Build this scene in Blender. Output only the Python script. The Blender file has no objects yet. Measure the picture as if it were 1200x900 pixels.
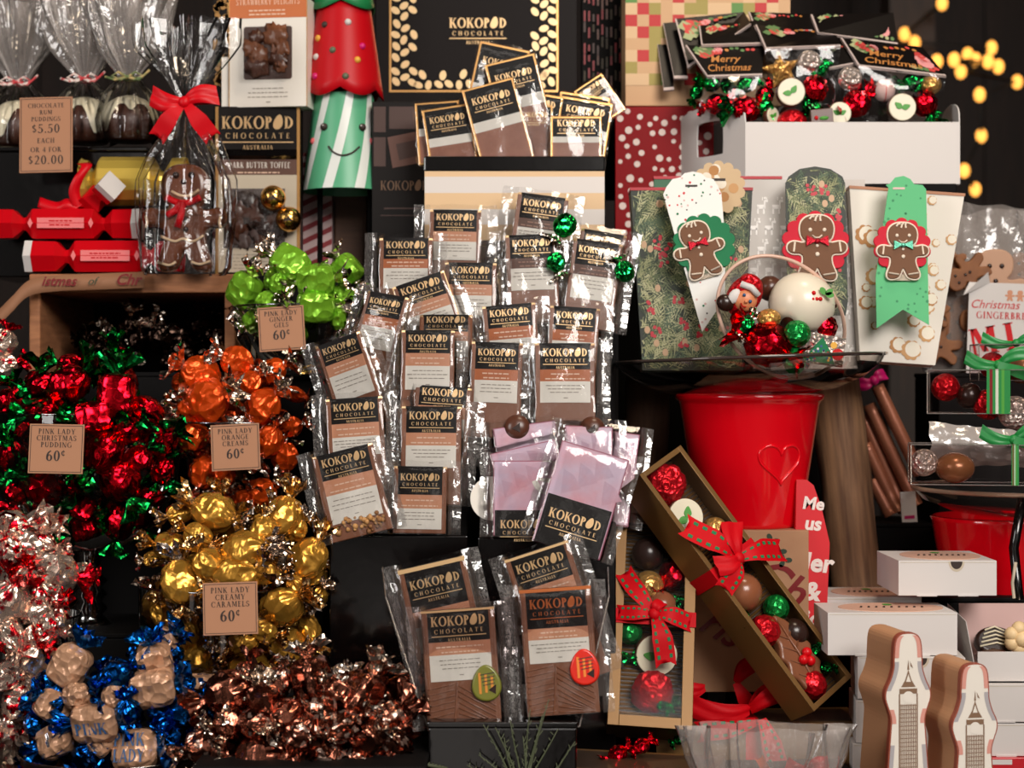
import bpy, math, random
from mathutils import Vector, Matrix, noise, Euler
PI = math.pi
D = 2.0                       # camera distance to the reference depth, metres
COL = bpy.context.scene.collection
R_ = random.Random(7)

def S(y):                     # metres that one photo pixel covers at depth y
    return (D + y) / D / 1000.0
def P(px, py, y=0.0):
    k = S(y)
    return Vector(((px - 600) * k, y, (450 - py) * k))
def rad(a): return a * PI / 180.0
def nz(x, y=0.0, z=0.0): return noise.noise(Vector((x, y, z)))

# ------------------------------------------------------------------ materials
MATS = {}
def lin(c):
    r = []
    for v in c:
        v = v / 255.0
        r.append(v / 12.92 if v <= 0.04045 else ((v + 0.055) / 1.055) ** 2.4)
    return (r[0], r[1], r[2], 1.0)
def new_mat(name):
    m = bpy.data.materials.new(name); m.use_nodes = True
    nt = m.node_tree
    for n in list(nt.nodes): nt.nodes.remove(n)
    out = nt.nodes.new('ShaderNodeOutputMaterial')
    return m, nt, out
def bump_nodes(nt, scale, strength, kind='noise', dist=0.002, detail=3):
    tc = nt.nodes.new('ShaderNodeTexCoord')
    if kind == 'noise':
        t = nt.nodes.new('ShaderNodeTexNoise'); t.inputs['Scale'].default_value = scale
        t.inputs['Detail'].default_value = detail; src = t.outputs[0]
    else:
        n0 = nt.nodes.new('ShaderNodeTexNoise'); n0.inputs['Scale'].default_value = scale * .6
        mx = nt.nodes.new('ShaderNodeMixRGB'); mx.blend_type = 'ADD'; mx.inputs[0].default_value = min(.35, 1.1 / scale)
        nt.links.new(tc.outputs['Object'], n0.inputs['Vector'])
        nt.links.new(tc.outputs['Object'], mx.inputs[1]); nt.links.new(n0.outputs[1], mx.inputs[2])
        t = nt.nodes.new('ShaderNodeTexVoronoi'); t.inputs['Scale'].default_value = scale
        nt.links.new(mx.outputs[0], t.inputs['Vector']); src = t.outputs[0]
    if kind == 'noise': nt.links.new(tc.outputs['Object'], t.inputs['Vector'])
    b = nt.nodes.new('ShaderNodeBump'); b.inputs['Strength'].default_value = strength
    b.inputs['Distance'].default_value = dist
    nt.links.new(src, b.inputs['Height'])
    return b
def M(name, rgb, rough=.5, metal=0.0, bump=None, coat=0.0, var=None, spec=.5, emit=0.0, sheen=0.0):
    """principled material; bump=(scale,strength,kind,dist), var=(scale,rgb2,lo,hi) mottles in a second colour"""
    if name in MATS: return MATS[name]
    m, nt, out = new_mat(name)
    b = nt.nodes.new('ShaderNodeBsdfPrincipled'); nt.links.new(b.outputs[0], out.inputs[0])
    b.inputs['Base Color'].default_value = lin(rgb); b.inputs['Roughness'].default_value = rough
    b.inputs['Metallic'].default_value = metal; b.inputs['Coat Weight'].default_value = coat
    b.inputs['Coat Roughness'].default_value = .08
    b.inputs['Specular IOR Level'].default_value = spec
    if emit:
        b.inputs['Emission Color'].default_value = lin(rgb); b.inputs['Emission Strength'].default_value = emit
    if var:
        tc = nt.nodes.new('ShaderNodeTexCoord'); t = nt.nodes.new('ShaderNodeTexNoise')
        t.inputs['Scale'].default_value = var[0]; t.inputs['Detail'].default_value = 4
        mp = nt.nodes.new('ShaderNodeMapping'); mp.inputs['Scale'].default_value = var[4] if len(var) > 4 else (1, 1, 1)
        cr = nt.nodes.new('ShaderNodeValToRGB')
        cr.color_ramp.elements[0].position = var[2]; cr.color_ramp.elements[1].position = var[3]
        cr.color_ramp.elements[0].color = lin(rgb); cr.color_ramp.elements[1].color = lin(var[1])
        nt.links.new(tc.outputs['Object'], mp.inputs[0]); nt.links.new(mp.outputs[0], t.inputs['Vector'])
        nt.links.new(t.outputs[0], cr.inputs[0]); nt.links.new(cr.outputs[0], b.inputs['Base Color'])
    if bump:
        bn = bump_nodes(nt, bump[0], bump[1], *bump[2:]); nt.links.new(bn.outputs[0], b.inputs['Normal'])
    MATS[name] = m
    return m
def clear_mat(name, tint=(255, 255, 255), base=.04, rough=.06, bump=None, gain=1.0, haze=0.0):
    """thin clear sheet: lets light straight through and reflects like plastic or glass"""
    if name in MATS: return MATS[name]
    m, nt, out = new_mat(name)
    tr = nt.nodes.new('ShaderNodeBsdfTransparent'); tr.inputs[0].default_value = lin(tint)
    gl = nt.nodes.new('ShaderNodeBsdfGlossy'); gl.inputs['Roughness'].default_value = rough
    fr = nt.nodes.new('ShaderNodeFresnel'); fr.inputs[0].default_value = 1.5
    ma = nt.nodes.new('ShaderNodeMath'); ma.operation = 'MULTIPLY_ADD'
    ma.inputs[1].default_value = gain; ma.inputs[2].default_value = base; ma.use_clamp = True
    mx = nt.nodes.new('ShaderNodeMixShader')
    nt.links.new(fr.outputs[0], ma.inputs[0]); nt.links.new(ma.outputs[0], mx.inputs[0])
    first = tr
    if haze:
        df = nt.nodes.new('ShaderNodeBsdfDiffuse'); df.inputs[0].default_value = (.86, .76, .70, 1)
        h = nt.nodes.new('ShaderNodeMixShader'); h.inputs[0].default_value = haze
        nt.links.new(tr.outputs[0], h.inputs[1]); nt.links.new(df.outputs[0], h.inputs[2]); first = h
    nt.links.new(first.outputs[0], mx.inputs[1]); nt.links.new(gl.outputs[0], mx.inputs[2])
    nt.links.new(mx.outputs[0], out.inputs[0])
    if bump:
        bn = bump_nodes(nt, *bump)
        nt.links.new(bn.outputs[0], gl.inputs['Normal']); nt.links.new(bn.outputs[0], fr.inputs['Normal'])
    MATS[name] = m
    return m
def foil(name, rgb, rough=.2, scale=150, strength=.55, metal=1.0, var=None):
    return M(name, rgb, rough, metal, bump=(scale * .8, min(1, strength * 1.35), 'voro', .004), var=var)
def wood(name, a, b, sc=(1, 1, 12), rough=.6):
    return M(name, a, rough, var=(14, b, .3, .7, sc), bump=(60, .3, 'noise', .002))

BLACK = M('black_card', (18, 13, 11), .45, spec=.18)
GLOSSBLACK = M('black_gloss', (7, 5, 5), .16, coat=.3, bump=(22, .12, 'noise', .004))
MATTEBLACK = M('black_matte', (7, 5, 5), .7, spec=.15)
CREAM = M('cream_paper', (232, 225, 214), .5)
CREAM2 = M('cream_card', (196, 182, 160), .5)
PEACH = M('peach_paper', (204, 138, 102), .5)
RUST = M('rust_paper', (182, 98, 50), .5)
BROWNB = M('brown_paper', (92, 58, 44), .5)
GOLD = M('gold_print', (224, 186, 136), .34, .55)
GOLD2 = M('gold_edge', (204, 154, 94), .3, .75)
COPPERP = M('copper_print', (190, 108, 62), .32, .8)
INK = M('dark_ink', (48, 34, 28), .6)
GREYINK = M('grey_ink', (150, 138, 126), .6)
PALEINK = M('pale_ink', (232, 196, 170), .6)
MILK = M('milk_chocolate', (128, 78, 52), .32, bump=(90, .15, 'noise', .001))
DARKCH = M('dark_chocolate', (44, 25, 19), .25, bump=(90, .1, 'noise', .001))
MIDCH = M('brown_chocolate', (84, 48, 34), .28)
WHITECH = M('white_chocolate', (226, 216, 190), .35)
NUT = M('nut_crumb', (190, 140, 84), .6, var=(80, (120, 76, 40), .4, .65))
HAZEL = M('hazelnut_skin', (156, 92, 52), .4)
KRAFT = M('kraft_card', (176, 132, 98), .75, var=(30, (166, 120, 88), .3, .7))
TAGC = M('tag_card', (172, 122, 90), .7)
WHITE = M('white_card', (212, 206, 202), .5)
PINKW = M('pink_white', (214, 178, 172), .5)
RED = M('bright_red', (200, 6, 18), .35, spec=.3)
REDRIB = M('red_ribbon', (196, 6, 20), .55, spec=.15, bump=(300, .15, 'noise', .0005))
SATIN = M('satin_ribbon', (206, 6, 22), .4, spec=.25)
REDG = M('red_enamel', (226, 6, 24), .12, coat=.5)
DKRED = M('dark_red', (120, 8, 16), .4)
GREEN = M('felt_green', (14, 116, 70), .75)
GREEN2 = M('mid_green', (92, 186, 126), .7)
MINT = M('mint_card', (86, 168, 126), .38)
LEAF = M('leaf_green', (70, 150, 50), .5)
PINK = M('hot_pink', (206, 20, 110), .4)
CLEAR = clear_mat('cellophane', base=.012, rough=.09, bump=(34, .4, 'noise', .003), gain=1.1)
CLEARH = clear_mat('cellophane_haze', base=.03, rough=.12, bump=(38, .6, 'noise', .005), gain=1.4, haze=.2)
CLEARG = clear_mat('cellophane_thin', base=.0, rough=.1, bump=(38, .6, 'noise', .005), gain=1.25)
PET = clear_mat('clear_box', base=.0, rough=.06, gain=.55, tint=(246, 240, 240))
FILM = clear_mat('window_film', base=.0, rough=.08, gain=.13)
HAZETUB = clear_mat('hazy_tub', base=.02, rough=.1, gain=1.0, haze=.3)
PETEDGE = clear_mat('clear_fold', base=.16, rough=.15, gain=1.2, haze=.25)
GLASS = clear_mat('thin_glass', base=.015, rough=.02, gain=.9, tint=(244, 244, 240))
GLASSD = clear_mat('smoky_glass', base=.05, rough=.03, gain=1.4, tint=(120, 104, 98))
RIM = clear_mat('glass_rim', base=.22, rough=.06, gain=1.6, tint=(190, 186, 180))
# ------------------------------------------------------------------ mesh builder (local units are photo pixels)
KCUR = [0.001]
def catmull(pts, n=5, closed=True):
    out = []; N = len(pts)
    rng = range(N) if closed else range(N - 1)
    for i in rng:
        g = (lambda j: pts[j % N]) if closed else (lambda j: pts[min(max(j, 0), N - 1)])
        p0, p1, p2, p3 = g(i - 1), g(i), g(i + 1), g(i + 2)
        for s in range(n):
            t = s / n
            out.append(tuple(.5 * (2 * b + (c - a) * t + (2 * a - 5 * b + 4 * c - d) * t * t + (3 * b - a - 3 * c + d) * t ** 3)
                             for a, b, c, d in zip(p0, p1, p2, p3)))
    if not closed: out.append(tuple(pts[-1]))
    return out
def mirror(half):             # half outline from top centre down the right to bottom centre
    left = [(-x, z) for x, z in reversed(half) if abs(x) > 1e-6]
    return half + left
def offset(poly, d):
    n = len(poly); a = sum(poly[i][0] * poly[(i + 1) % n][1] - poly[(i + 1) % n][0] * poly[i][1] for i in range(n))
    sg = -1 if a > 0 else 1
    out = []
    for i in range(n):
        x0, z0 = poly[i - 1]; x1, z1 = poly[(i + 1) % n]
        tx, tz = x1 - x0, z1 - z0; l = math.hypot(tx, tz) or 1
        out.append((poly[i][0] - sg * tz / l * -d * -1, poly[i][1] + sg * tx / l * d * -1 * -1))
    return out
def circ(cx, cz, r, n=20, rz=None, a0=0):
    rz = r if rz is None else rz
    return [(cx + r * math.cos(a0 + 2 * PI * i / n), cz + rz * math.sin(a0 + 2 * PI * i / n)) for i in range(n)]
def scallop(cx, cz, r, lobes=12, amp=.1, n=6):
    out = []
    for i in range(lobes * n):
        a = 2 * PI * i / (lobes * n)
        rr = r * (1 - amp + amp * abs(math.sin(a * lobes / 2)) ** .7)
        out.append((cx + rr * math.cos(a), cz + rr * math.sin(a)))
    return out
class MB:
    def __init__(s): s.v = []; s.f = []; s.fm = []; s.m = []; s.sm = []; s.T = None
    def mi(s, mat):
        if mat not in s.m: s.m.append(mat)
        return s.m.index(mat)
    def add(s, vs, fs, mat, smooth=False):
        o = len(s.v); i = s.mi(mat)
        if s.T: vs = [s.T(*p) for p in vs]
        s.v += [tuple(p) for p in vs]
        for f in fs:
            s.f.append([o + j for j in f]); s.fm.append(i); s.sm.append(smooth)
        return s
    def box(s, x0, x1, y0, y1, z0, z1, mat):
        vs = [(x, y, z) for z in (z0, z1) for y in (y0, y1) for x in (x0, x1)]
        return s.add(vs, [(0, 2, 3, 1), (4, 5, 7, 6), (0, 1, 5, 4), (2, 6, 7, 3), (0, 4, 6, 2), (1, 3, 7, 5)], mat)
    def taper(s, w0, d0, w1, d1, z0, z1, mat, bottom=True, top=True):
        vs = [(sx * w / 2, sy * d / 2, z) for w, d, z in ((w0, d0, z0), (w1, d1, z1)) for sy in (-1, 1) for sx in (-1, 1)]
        fs = [(0, 1, 5, 4), (2, 6, 7, 3), (0, 4, 6, 2), (1, 3, 7, 5)]
        if bottom: fs.append((0, 2, 3, 1))
        if top: fs.append((4, 5, 7, 6))
        return s.add(vs, fs, mat)
    def poly(s, pts, y, mat):
        return s.add([(x, y, z) for x, z in pts], [tuple(range(len(pts)))], mat)
    def rect(s, x0, x1, z0, z1, y, mat): return s.poly([(x0, z0), (x1, z0), (x1, z1), (x0, z1)], y, mat)
    def prism(s, pts, y0, y1, mat, side=None, smooth=False):
        n = len(pts)
        s.poly(pts, y0, mat); s.poly(pts, y1, mat)
        vs = [(x, y0, z) for x, z in pts] + [(x, y1, z) for x, z in pts]
        return s.add(vs, [(i, (i + 1) % n, n + (i + 1) % n, n + i) for i in range(n)], side or mat, smooth)
    def cookie(s, pts, y0, y1, rnd, mat):            # y1 front (smaller y): extruded outline with a rounded front edge
        n = len(pts); loops = [[(x, y0, z) for x, z in pts]]
        for k in range(5):
            a = k / 4 * PI / 2
            q = offset(pts, -rnd * (1 - math.cos(a)))
            loops.append([(x, y1 + rnd * (1 - math.sin(a)), z) for x, z in q])
        vs = [p for l in loops for p in l]
        fs = [(k * n + i, k * n + (i + 1) % n, (k + 1) * n + (i + 1) % n, (k + 1) * n + i) for k in range(len(loops) - 1) for i in range(n)]
        s.add(vs, fs, mat, True)
        s.poly([(p[0], p[2]) for p in loops[-1]], loops[-1][0][1], mat); s.poly(pts, y0, mat)
        return s
    def lathe(s, prof, mat, n=40, c=(0, 0, 0), smooth=True, sx=1, sy=1):
        vs = [(c[0] + sx * r * math.cos(2 * PI * i / n), c[1] + sy * r * math.sin(2 * PI * i / n), c[2] + z) for r, z in prof for i in range(n)]
        fs = [(k * n + i, k * n + (i + 1) % n, (k + 1) * n + (i + 1) % n, (k + 1) * n + i) for k in range(len(prof) - 1) for i in range(n)]
        return s.add(vs, fs, mat, smooth)
    def grid(s, fn, nu, nv, mat, closeu=False, smooth=True):
        cu = nu if closeu else nu + 1
        vs = [fn(i / nu, j / nv) for j in range(nv + 1) for i in range(cu)]
        fs = [(j * cu + i, j * cu + (i + 1) % cu, (j + 1) * cu + (i + 1) % cu, (j + 1) * cu + i) for j in range(nv) for i in range(nu)]
        return s.add(vs, fs, mat, smooth)
    def ball(s, c, r, mat, n=20, sx=1, sy=1, sz=1, jit=0, seed=0):
        def fn(u, v):
            a, b = 2 * PI * u, PI * v
            d = Vector((math.sin(b) * math.cos(a), math.sin(b) * math.sin(a), math.cos(b)))
            k = r * (1 + (jit * nz(d.x * 3 + seed, d.y * 3, d.z * 3) if jit else 0))
            return (c[0] + d.x * k * sx, c[1] + d.y * k * sy, c[2] + d.z * k * sz)
        return s.grid(fn, n, max(6, n // 2), mat, True)
    def tube(s, path, r, mat, n=8, closed=False):
        path = [Vector(p) for p in path]; N = len(path); vs = []
        for i, p in enumerate(path):
            t = (path[(i + 1) % N] - path[i - 1]) if closed else (path[min(i + 1, N - 1)] - path[max(i - 1, 0)])
            t.normalize(); a = Vector((0, 1, 0)) if abs(t.y) < .9 else Vector((1, 0, 0))
            u = t.cross(a).normalized(); w = t.cross(u)
            rr = r(i / max(1, N - 1)) if callable(r) else r
            vs += [p + (u * math.cos(2 * PI * j / n) + w * math.sin(2 * PI * j / n)) * rr for j in range(n)]
        K = N if closed else N - 1
        fs = [(i * n + j, i * n + (j + 1) % n, ((i + 1) % N) * n + (j + 1) % n, ((i + 1) % N) * n + j) for i in range(K) for j in range(n)]
        if not closed: fs += [tuple(range(n)), tuple(range((N - 1) * n, N * n))]
        return s.add(vs, fs, mat, True)
    def strip(s, path, wdir, mat, smooth=True):       # ribbon: centre line, half-width vector (or a list of them)
        vs = []
        for i, p in enumerate(path):
            w = Vector(wdir[i] if isinstance(wdir, list) else wdir); p = Vector(p)
            vs += [p - w, p + w]
        return s.add(vs, [(2 * i, 2 * i + 1, 2 * i + 3, 2 * i + 2) for i in range(len(path) - 1)], mat, smooth)
    def quadmap(s, tl, tr, br, bl, lift=0):           # later adds in (s 0..1, lift, t 0..1) land on this quad
        tl, tr, br, bl = map(Vector, (tl, tr, br, bl))
        n = (tr - bl).cross(tl - br).normalized()
        if n.y > 0: n = -n
        def T(x, y, z):
            return (bl * (1 - x) + br * x) * (1 - z) + (tl * (1 - x) + tr * x) * z - n * y
        s.T = T
        return s
    # ---- lettering
    def text(s, st, cx, z, size, y, mat, sp=.14, bold=1.0, rot=0, wmax=None, align='c', serif=True):
        polys, w = serif_layout(st, sp, bold, serif)
        k = size
        if wmax and w * k > wmax: kx = wmax / w
        else: kx = k
        ox = cx - (w * kx / 2 if align == 'c' else 0)
        c, sn = math.cos(rad(rot)), math.sin(rad(rot))
        for pl in polys:
            q = [(ox + px * kx, pz * k) for px, pz in pl]
            s.poly([(cx + (a - cx) * c - b * sn, z + (a - cx) * sn + b * c) for a, b in q], y, mat)
        return w * kx
    def script(s, st, cx, z, size, y, mat, shear=.35, bold=.0, rot=0):
        vs, fs = font_mesh(st, shear, bold)
        xs = [p[0] for p in vs]; mid = (min(xs) + max(xs)) / 2
        c, sn = math.cos(rad(rot)), math.sin(rad(rot))
        s.add([(cx + ((p[0] - mid) * c - p[1] * sn) * size, y, z + ((p[0] - mid) * sn + p[1] * c) * size) for p in vs], fs, mat)
    def build(s, name, parent=None, k=None, bevel=0, solid=0, loc=None, sub=0):
        k = KCUR[0] if k is None else k
        me = bpy.data.meshes.new(name)
        me.from_pydata([(x * k, y * k, z * k) for x, y, z in s.v], [], s.f)
        for m in s.m: me.materials.append(m)
        me.polygons.foreach_set('material_index', s.fm)
        me.polygons.foreach_set('use_smooth', s.sm)
        me.update()
        o = bpy.data.objects.new(name, me); COL.objects.link(o)
        if parent: o.parent = parent
        if loc is not None: o.location = loc
        if bevel:
            b = o.modifiers.new('bevel', 'BEVEL'); b.width = bevel * k; b.segments = 2; b.limit_method = 'ANGLE'
        if solid:
            b = o.modifiers.new('solid', 'SOLIDIFY'); b.thickness = solid * k; b.offset = 0
        return o
FCACHE = {}
def font_mesh(st, shear, bold):
    if (st, shear, bold) in FCACHE: return FCACHE[(st, shear, bold)]
    cu = bpy.data.curves.new('t', 'FONT'); cu.body = st; cu.shear = shear; cu.offset = bold; cu.resolution_u = 3
    o = bpy.data.objects.new('t', cu); COL.objects.link(o)
    dg = bpy.context.evaluated_depsgraph_get(); dg.update()
    e = o.evaluated_get(dg); me = e.to_mesh()
    vs = [tuple(v.co) for v in me.vertices]; fs = [tuple(p.vertices) for p in me.polygons]
    e.to_mesh_clear(); bpy.data.objects.remove(o); bpy.data.curves.remove(cu)
    FCACHE[(st, shear, bold)] = (vs, fs)
    return vs, fs
# ---- a small serif alphabet drawn as thick and thin strokes, cap height 1
def glyph(ch, b, serif):
    T, t = .17 * b, .065 * b; P_ = []
    def rect(x0, x1, z0, z1): P_.append([(x0, z0), (x1, z0), (x1, z1), (x0, z1)])
    def sf(x0, x1, z):
        if serif: rect(x0 - .07, x1 + .07, z, z + .05) if z < .5 else rect(x0 - .07, x1 + .07, z - .05, z)
    def stem(x, w=T, z0=0, z1=1, a=True, c=True):
        rect(x, x + w, z0, z1)
        if a: sf(x, x + w, z0)
        if c: sf(x, x + w, z1)
    def diag(x0, z0, x1, z1, w, a=False, c=False):
        P_.append([(x0, z0), (x0 + w, z0), (x1 + w, z1), (x1, z1)])
        if a: sf(x0, x0 + w, z0)
        if c: sf(x1, x1 + w, z1)
    def arc(cx, cz, rx, rz, a0, a1, tx=T, tz=t, n=None):
        n = n or max(4, int(abs(a1 - a0) / 24))
        for i in range(n):
            q = []
            for a, o in ((i, 0), (i + 1, 0), (i + 1, 1), (i, 1)):
                g = rad(a0 + (a1 - a0) * a / n)
                q.append((cx + (rx - o * tx) * math.cos(g), cz + (rz - o * tz) * math.sin(g)))
            P_.append(q)
    w = .7
    if ch == ' ': return [], .32
    if ch == 'A': diag(.04, 0, .34, 1, t * 1.2, True); diag(.6, 0, .3, 1, T, True); rect(.17, .62, .3, .3 + t); w = .8
    elif ch == 'B': stem(.06); arc(.2, .755, .32, .245, -90, 90); arc(.2, .27, .38, .27, -90, 90); w = .62
    elif ch == 'C': arc(.44, .5, .44, .52, 42, 318); rect(.72, .77, .68, .9); w = .8
    elif ch == 'D': stem(.06); arc(.2, .5, .54, .5, -90, 90); w = .78
    elif ch == 'E': stem(.06); rect(.06, .5, 0, t); rect(.06, .5, 1 - t, 1); rect(.2, .42, .48, .48 + t); rect(.46, .51, 0, .22); rect(.46, .51, .78, 1); w = .58
    elif ch == 'F': stem(.06); rect(.06, .5, 1 - t, 1); rect(.2, .42, .48, .48 + t); rect(.46, .51, .76, 1); w = .54
    elif ch == 'G': arc(.44, .5, .44, .52, 45, 330); rect(.66, .66 + T * .8, .05, .42); sf(.66, .66 + T * .8, .45); w = .86
    elif ch == 'H': stem(.06); stem(.56); rect(.1, .7, .48, .48 + t); w = .8
    elif ch == 'I': stem(.08); w = .34
    elif ch == 'J': stem(.2, z0=.1, a=False); arc(.12, .1, .25, .25, -90, 0); w = .45
    elif ch == 'K': stem(.06); diag(.22, .42, .58, 1, t * 1.3, c=True); diag(.56, 0, .26, .56, T, True); w = .8
    elif ch == 'L': stem(.06); rect(.06, .54, 0, t); rect(.49, .54, 0, .24); w = .58
    elif ch == 'M': stem(.08, t * 1.2); diag(.42, .1, .1, 1, T); diag(.44, .1, .7, 1, t); stem(.72); w = .98
    elif ch == 'N': stem(.08, t * 1.2, c=True); diag(.58, 0, .06, 1, T); stem(.68, t * 1.2, a=False); w = .82
    elif ch == 'O': arc(.46, .5, .46, .52, 0, 360, n=18); w = .92
    elif ch == '@':   # the cocoa pod that stands for an O in the logo
        P_.append([(.46 + .40 * math.cos(rad(a)) * (1 - .25 * math.sin(rad(a))) + .12 * math.sin(rad(a)), .54 + .6 * math.sin(rad(a))) for a in range(0, 360, 24)]); w = .92
    elif ch == 'P': stem(.06); arc(.2, .73, .38, .27, -90, 90); w = .6
    elif ch == 'R': stem(.06); arc(.2, .74, .36, .26, -90, 90); diag(.52, 0, .26, .5, T, True); w = .74
    elif ch == 'S': arc(.28, .745, .26, .27, 30, 265, T * .8, t); arc(.28, .26, .29, .27, -150, 92, T, t); rect(.48, .53, .74, .95); rect(.0, .05, .05, .26); w = .58
    elif ch == 'T': stem(.29, c=False); rect(0, .75, 1 - t, 1); rect(0, .05, .76, 1); rect(.7, .75, .76, 1); w = .75
    elif ch == 'U': stem(.06, z0=.3, a=False); arc(.36, .3, .3, .31, 180, 360, T, t * 1.3); stem(.62 - t * .3, t * 1.1, z0=.3, a=False); w = .78
    elif ch == 'V': diag(.3, 0, .02, 1, T, c=True); diag(.36, 0, .62, 1, t * 1.2, c=True); w = .76
    elif ch == 'W': diag(.24, 0, .02, 1, T, c=True); diag(.3, 0, .48, 1, t); diag(.62, 0, .4, 1, T); diag(.68, 0, .9, 1, t, c=True); w = 1.0
    elif ch == 'X': diag(.52, 0, .04, 1, T, True, True); diag(.06, 0, .58, 1, t * 1.2, True, True); w = .74
    elif ch == 'Y': stem(.28, z1=.45, c=False); diag(.28, .42, .02, 1, T, c=True); diag(.36, .42, .62, 1, t * 1.2, c=True); w = .72
    elif ch == 'Z': rect(.04, .6, 0, t); rect(.04, .6, 1 - t, 1); diag(.04, 0, .42, 1, T); w = .66
    elif ch == '0': arc(.3, .5, .3, .52, 0, 360, n=16); w = .62
    elif ch == '2': arc(.27, .72, .27, .3, -20, 160, T, t); diag(.04, .06, .4, .62, T * .8); rect(.04, .56, 0, .1); w = .6
    elif ch == '4': stem(.36, c=False); rect(.0, .64, .26, .26 + t); diag(.0, .28, .38, 1, t * 1.2); w = .66
    elif ch == '5': rect(.1, .5, .9, 1); rect(.1, .16, .5, 1); arc(.22, .31, .33, .33, -150, 120, T, t); w = .58
    elif ch == '6': arc(.3, .3, .3, .32, 0, 360, T, t, 16); arc(.58, .42, .58, .62, 105, 185, T, t * 1.4); w = .62
    elif ch == '$': arc(.24, .7, .22, .22, 30, 265, T * .8, t); arc(.24, .3, .24, .22, -150, 92, T * .8, t); rect(.22, .26, 0, 1.02); w = .54
    elif ch == '^': arc(.2, .75, .2, .24, 40, 320, T * .6, t); rect(.2, .23, .45, 1.05); w = .42       # raised cent sign
    elif ch == '.': P_.append(circ(.1, .07, .08, 8)); w = .24
    elif ch == '&': arc(.3, .76, .2, .24, 0, 360, T * .7, t); arc(.3, .28, .3, .29, 60, 360, T, t); diag(.62, 0, .16, .72, T); w = .8
    else: rect(0, .4, .4, .5); w = .5
    return P_, w
GC = {}
def serif_layout(st, sp, bold, serif=True):
    x = 0; out = []
    for ch in st:
        key = (ch, bold, serif)
        if key not in GC: GC[key] = glyph(ch, bold, serif)
        pl, w = GC[key]
        out += [[(px + x, pz) for px, pz in p] for p in pl]
        x += w + sp
    return out, x - sp
def logo(mb, cx, z, w, y, mat, aus=True, light=None):
    """the cocoa company's lettering: name, rule, second line, country"""
    h = w * .175
    mb.text('KOKOP@D', cx, z, h, y, mat, sp=.07, bold=1.25, wmax=w)
    mb.text('CHOCOLATE', cx, z - h * .78, h * .45, y, mat, sp=.55, bold=1.0, wmax=w * .94, serif=False)
    mb.rect(cx - w / 2, cx + w / 2, z - h * 1.12, z - h * 1.02, y, mat)
    if aus: mb.text('AUSTRALIA', cx, z - h * 1.65, h * .34, y, mat, sp=.2, bold=1.2, wmax=w * .42, serif=False)
def fake_lines(mb, x0, x1, zs, y, mat, h=1.0, seed=0):
    """fine print too small to read in the photo: broken thin rules"""
    r = random.Random(seed)
    for z in zs:
        ww = (x1 - x0) * r.uniform(.62, 1); x = (x0 + x1) / 2 - ww / 2; e = x + ww
        while x < e - 1:
            l = min(r.uniform(2.5, 7), e - x)
            mb.rect(x, x + l, z, z + h, y, mat); x += l + 1.2
# ------------------------------------------------------------------ things
def rotm(roll=0, lean=0, spin=0, yaw=0):
    return Matrix.Rotation(rad(yaw), 3, 'Z') @ Matrix.Rotation(rad(-lean), 3, 'X') @ Matrix.Rotation(rad(-roll), 3, 'Y') @ Matrix.Rotation(rad(spin), 3, 'Z')
def tag(o, label, cat, group=None, kind=None):
    o['label'] = label; o['category'] = cat
    if group: o['group'] = group
    if kind: o['kind'] = kind
    return o
def thing(name, label, cat, px, py, y, roll=0, lean=0, spin=0, yaw=0, group=None):
    o = bpy.data.objects.new(name, None); COL.objects.link(o)
    o.empty_display_size = .02
    o.location = P(px, py, y); o.rotation_euler = rotm(roll, lean, spin, yaw).to_euler()
    KCUR[0] = S(y)
    return tag(o, label, cat, group)
def solo(mb, name, label, cat, px, py, y, roll=0, lean=0, spin=0, yaw=0, group=None, **kw):
    KCUR[0] = S(y)
    o = mb.build(name, None, **kw)
    o.location = P(px, py, y); o.rotation_euler = rotm(roll, lean, spin, yaw).to_euler()
    return tag(o, label, cat, group)
def bow_loop(mb, ang, L, w0, w1, bulge, mat, y=0, c=(0, 0)):
    ca, sa = math.cos(rad(ang)), math.sin(rad(ang))
    for sg in (-1, 1):
        def fn(u, v, sg=sg):
            q = (v * 2 - 1); w = (w0 + (w1 - w0) * math.sin(min(1, u * 1.15) * PI / 2)) / 2
            yy = y + sg * bulge * math.sin(PI * min(1, u ** .8)) * (1 - .2 * q * q) + .06 * w1 * math.sin(q * 5 + u * 3)
            x, z = u * L, q * w + L * .12 * math.sin(PI * u)
            return (c[0] + x * ca - z * sa, yy, c[1] + x * sa + z * ca)
        mb.grid(fn, 10, 6, mat)
def bow_tail(mb, ang, L, w0, w1, mat, y=0, c=(0, 0), curl=0, dots=None, notch=.15):
    ca, sa = math.cos(rad(ang)), math.sin(rad(ang))
    def pt(u, v, dy=0):
        q = v * 2 - 1; w = (w0 + (w1 - w0) * min(1, u * 2)) / 2
        x = u * L - notch * L * (1 - abs(q)) * (u > .97); z = q * w + curl * L * math.sin(u * 3) * .3
        return (c[0] + x * ca - z * sa, y - 1.2 - w1 * .25 * math.sin(u * 4.5) - dy, c[1] + x * sa + z * ca)
    mb.grid(lambda u, v: pt(u, v), 14, 4, mat)
    if dots:
        for i in range(6):
            for v in (.2, .8):
                u = .12 + i * .14
                a, b = .035, .07
                mb.add([pt(u - a, v - b, .5), pt(u + a, v - b, .5), pt(u + a, v + b, .5), pt(u - a, v + b, .5)], [(0, 1, 2, 3)], dots)
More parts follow.
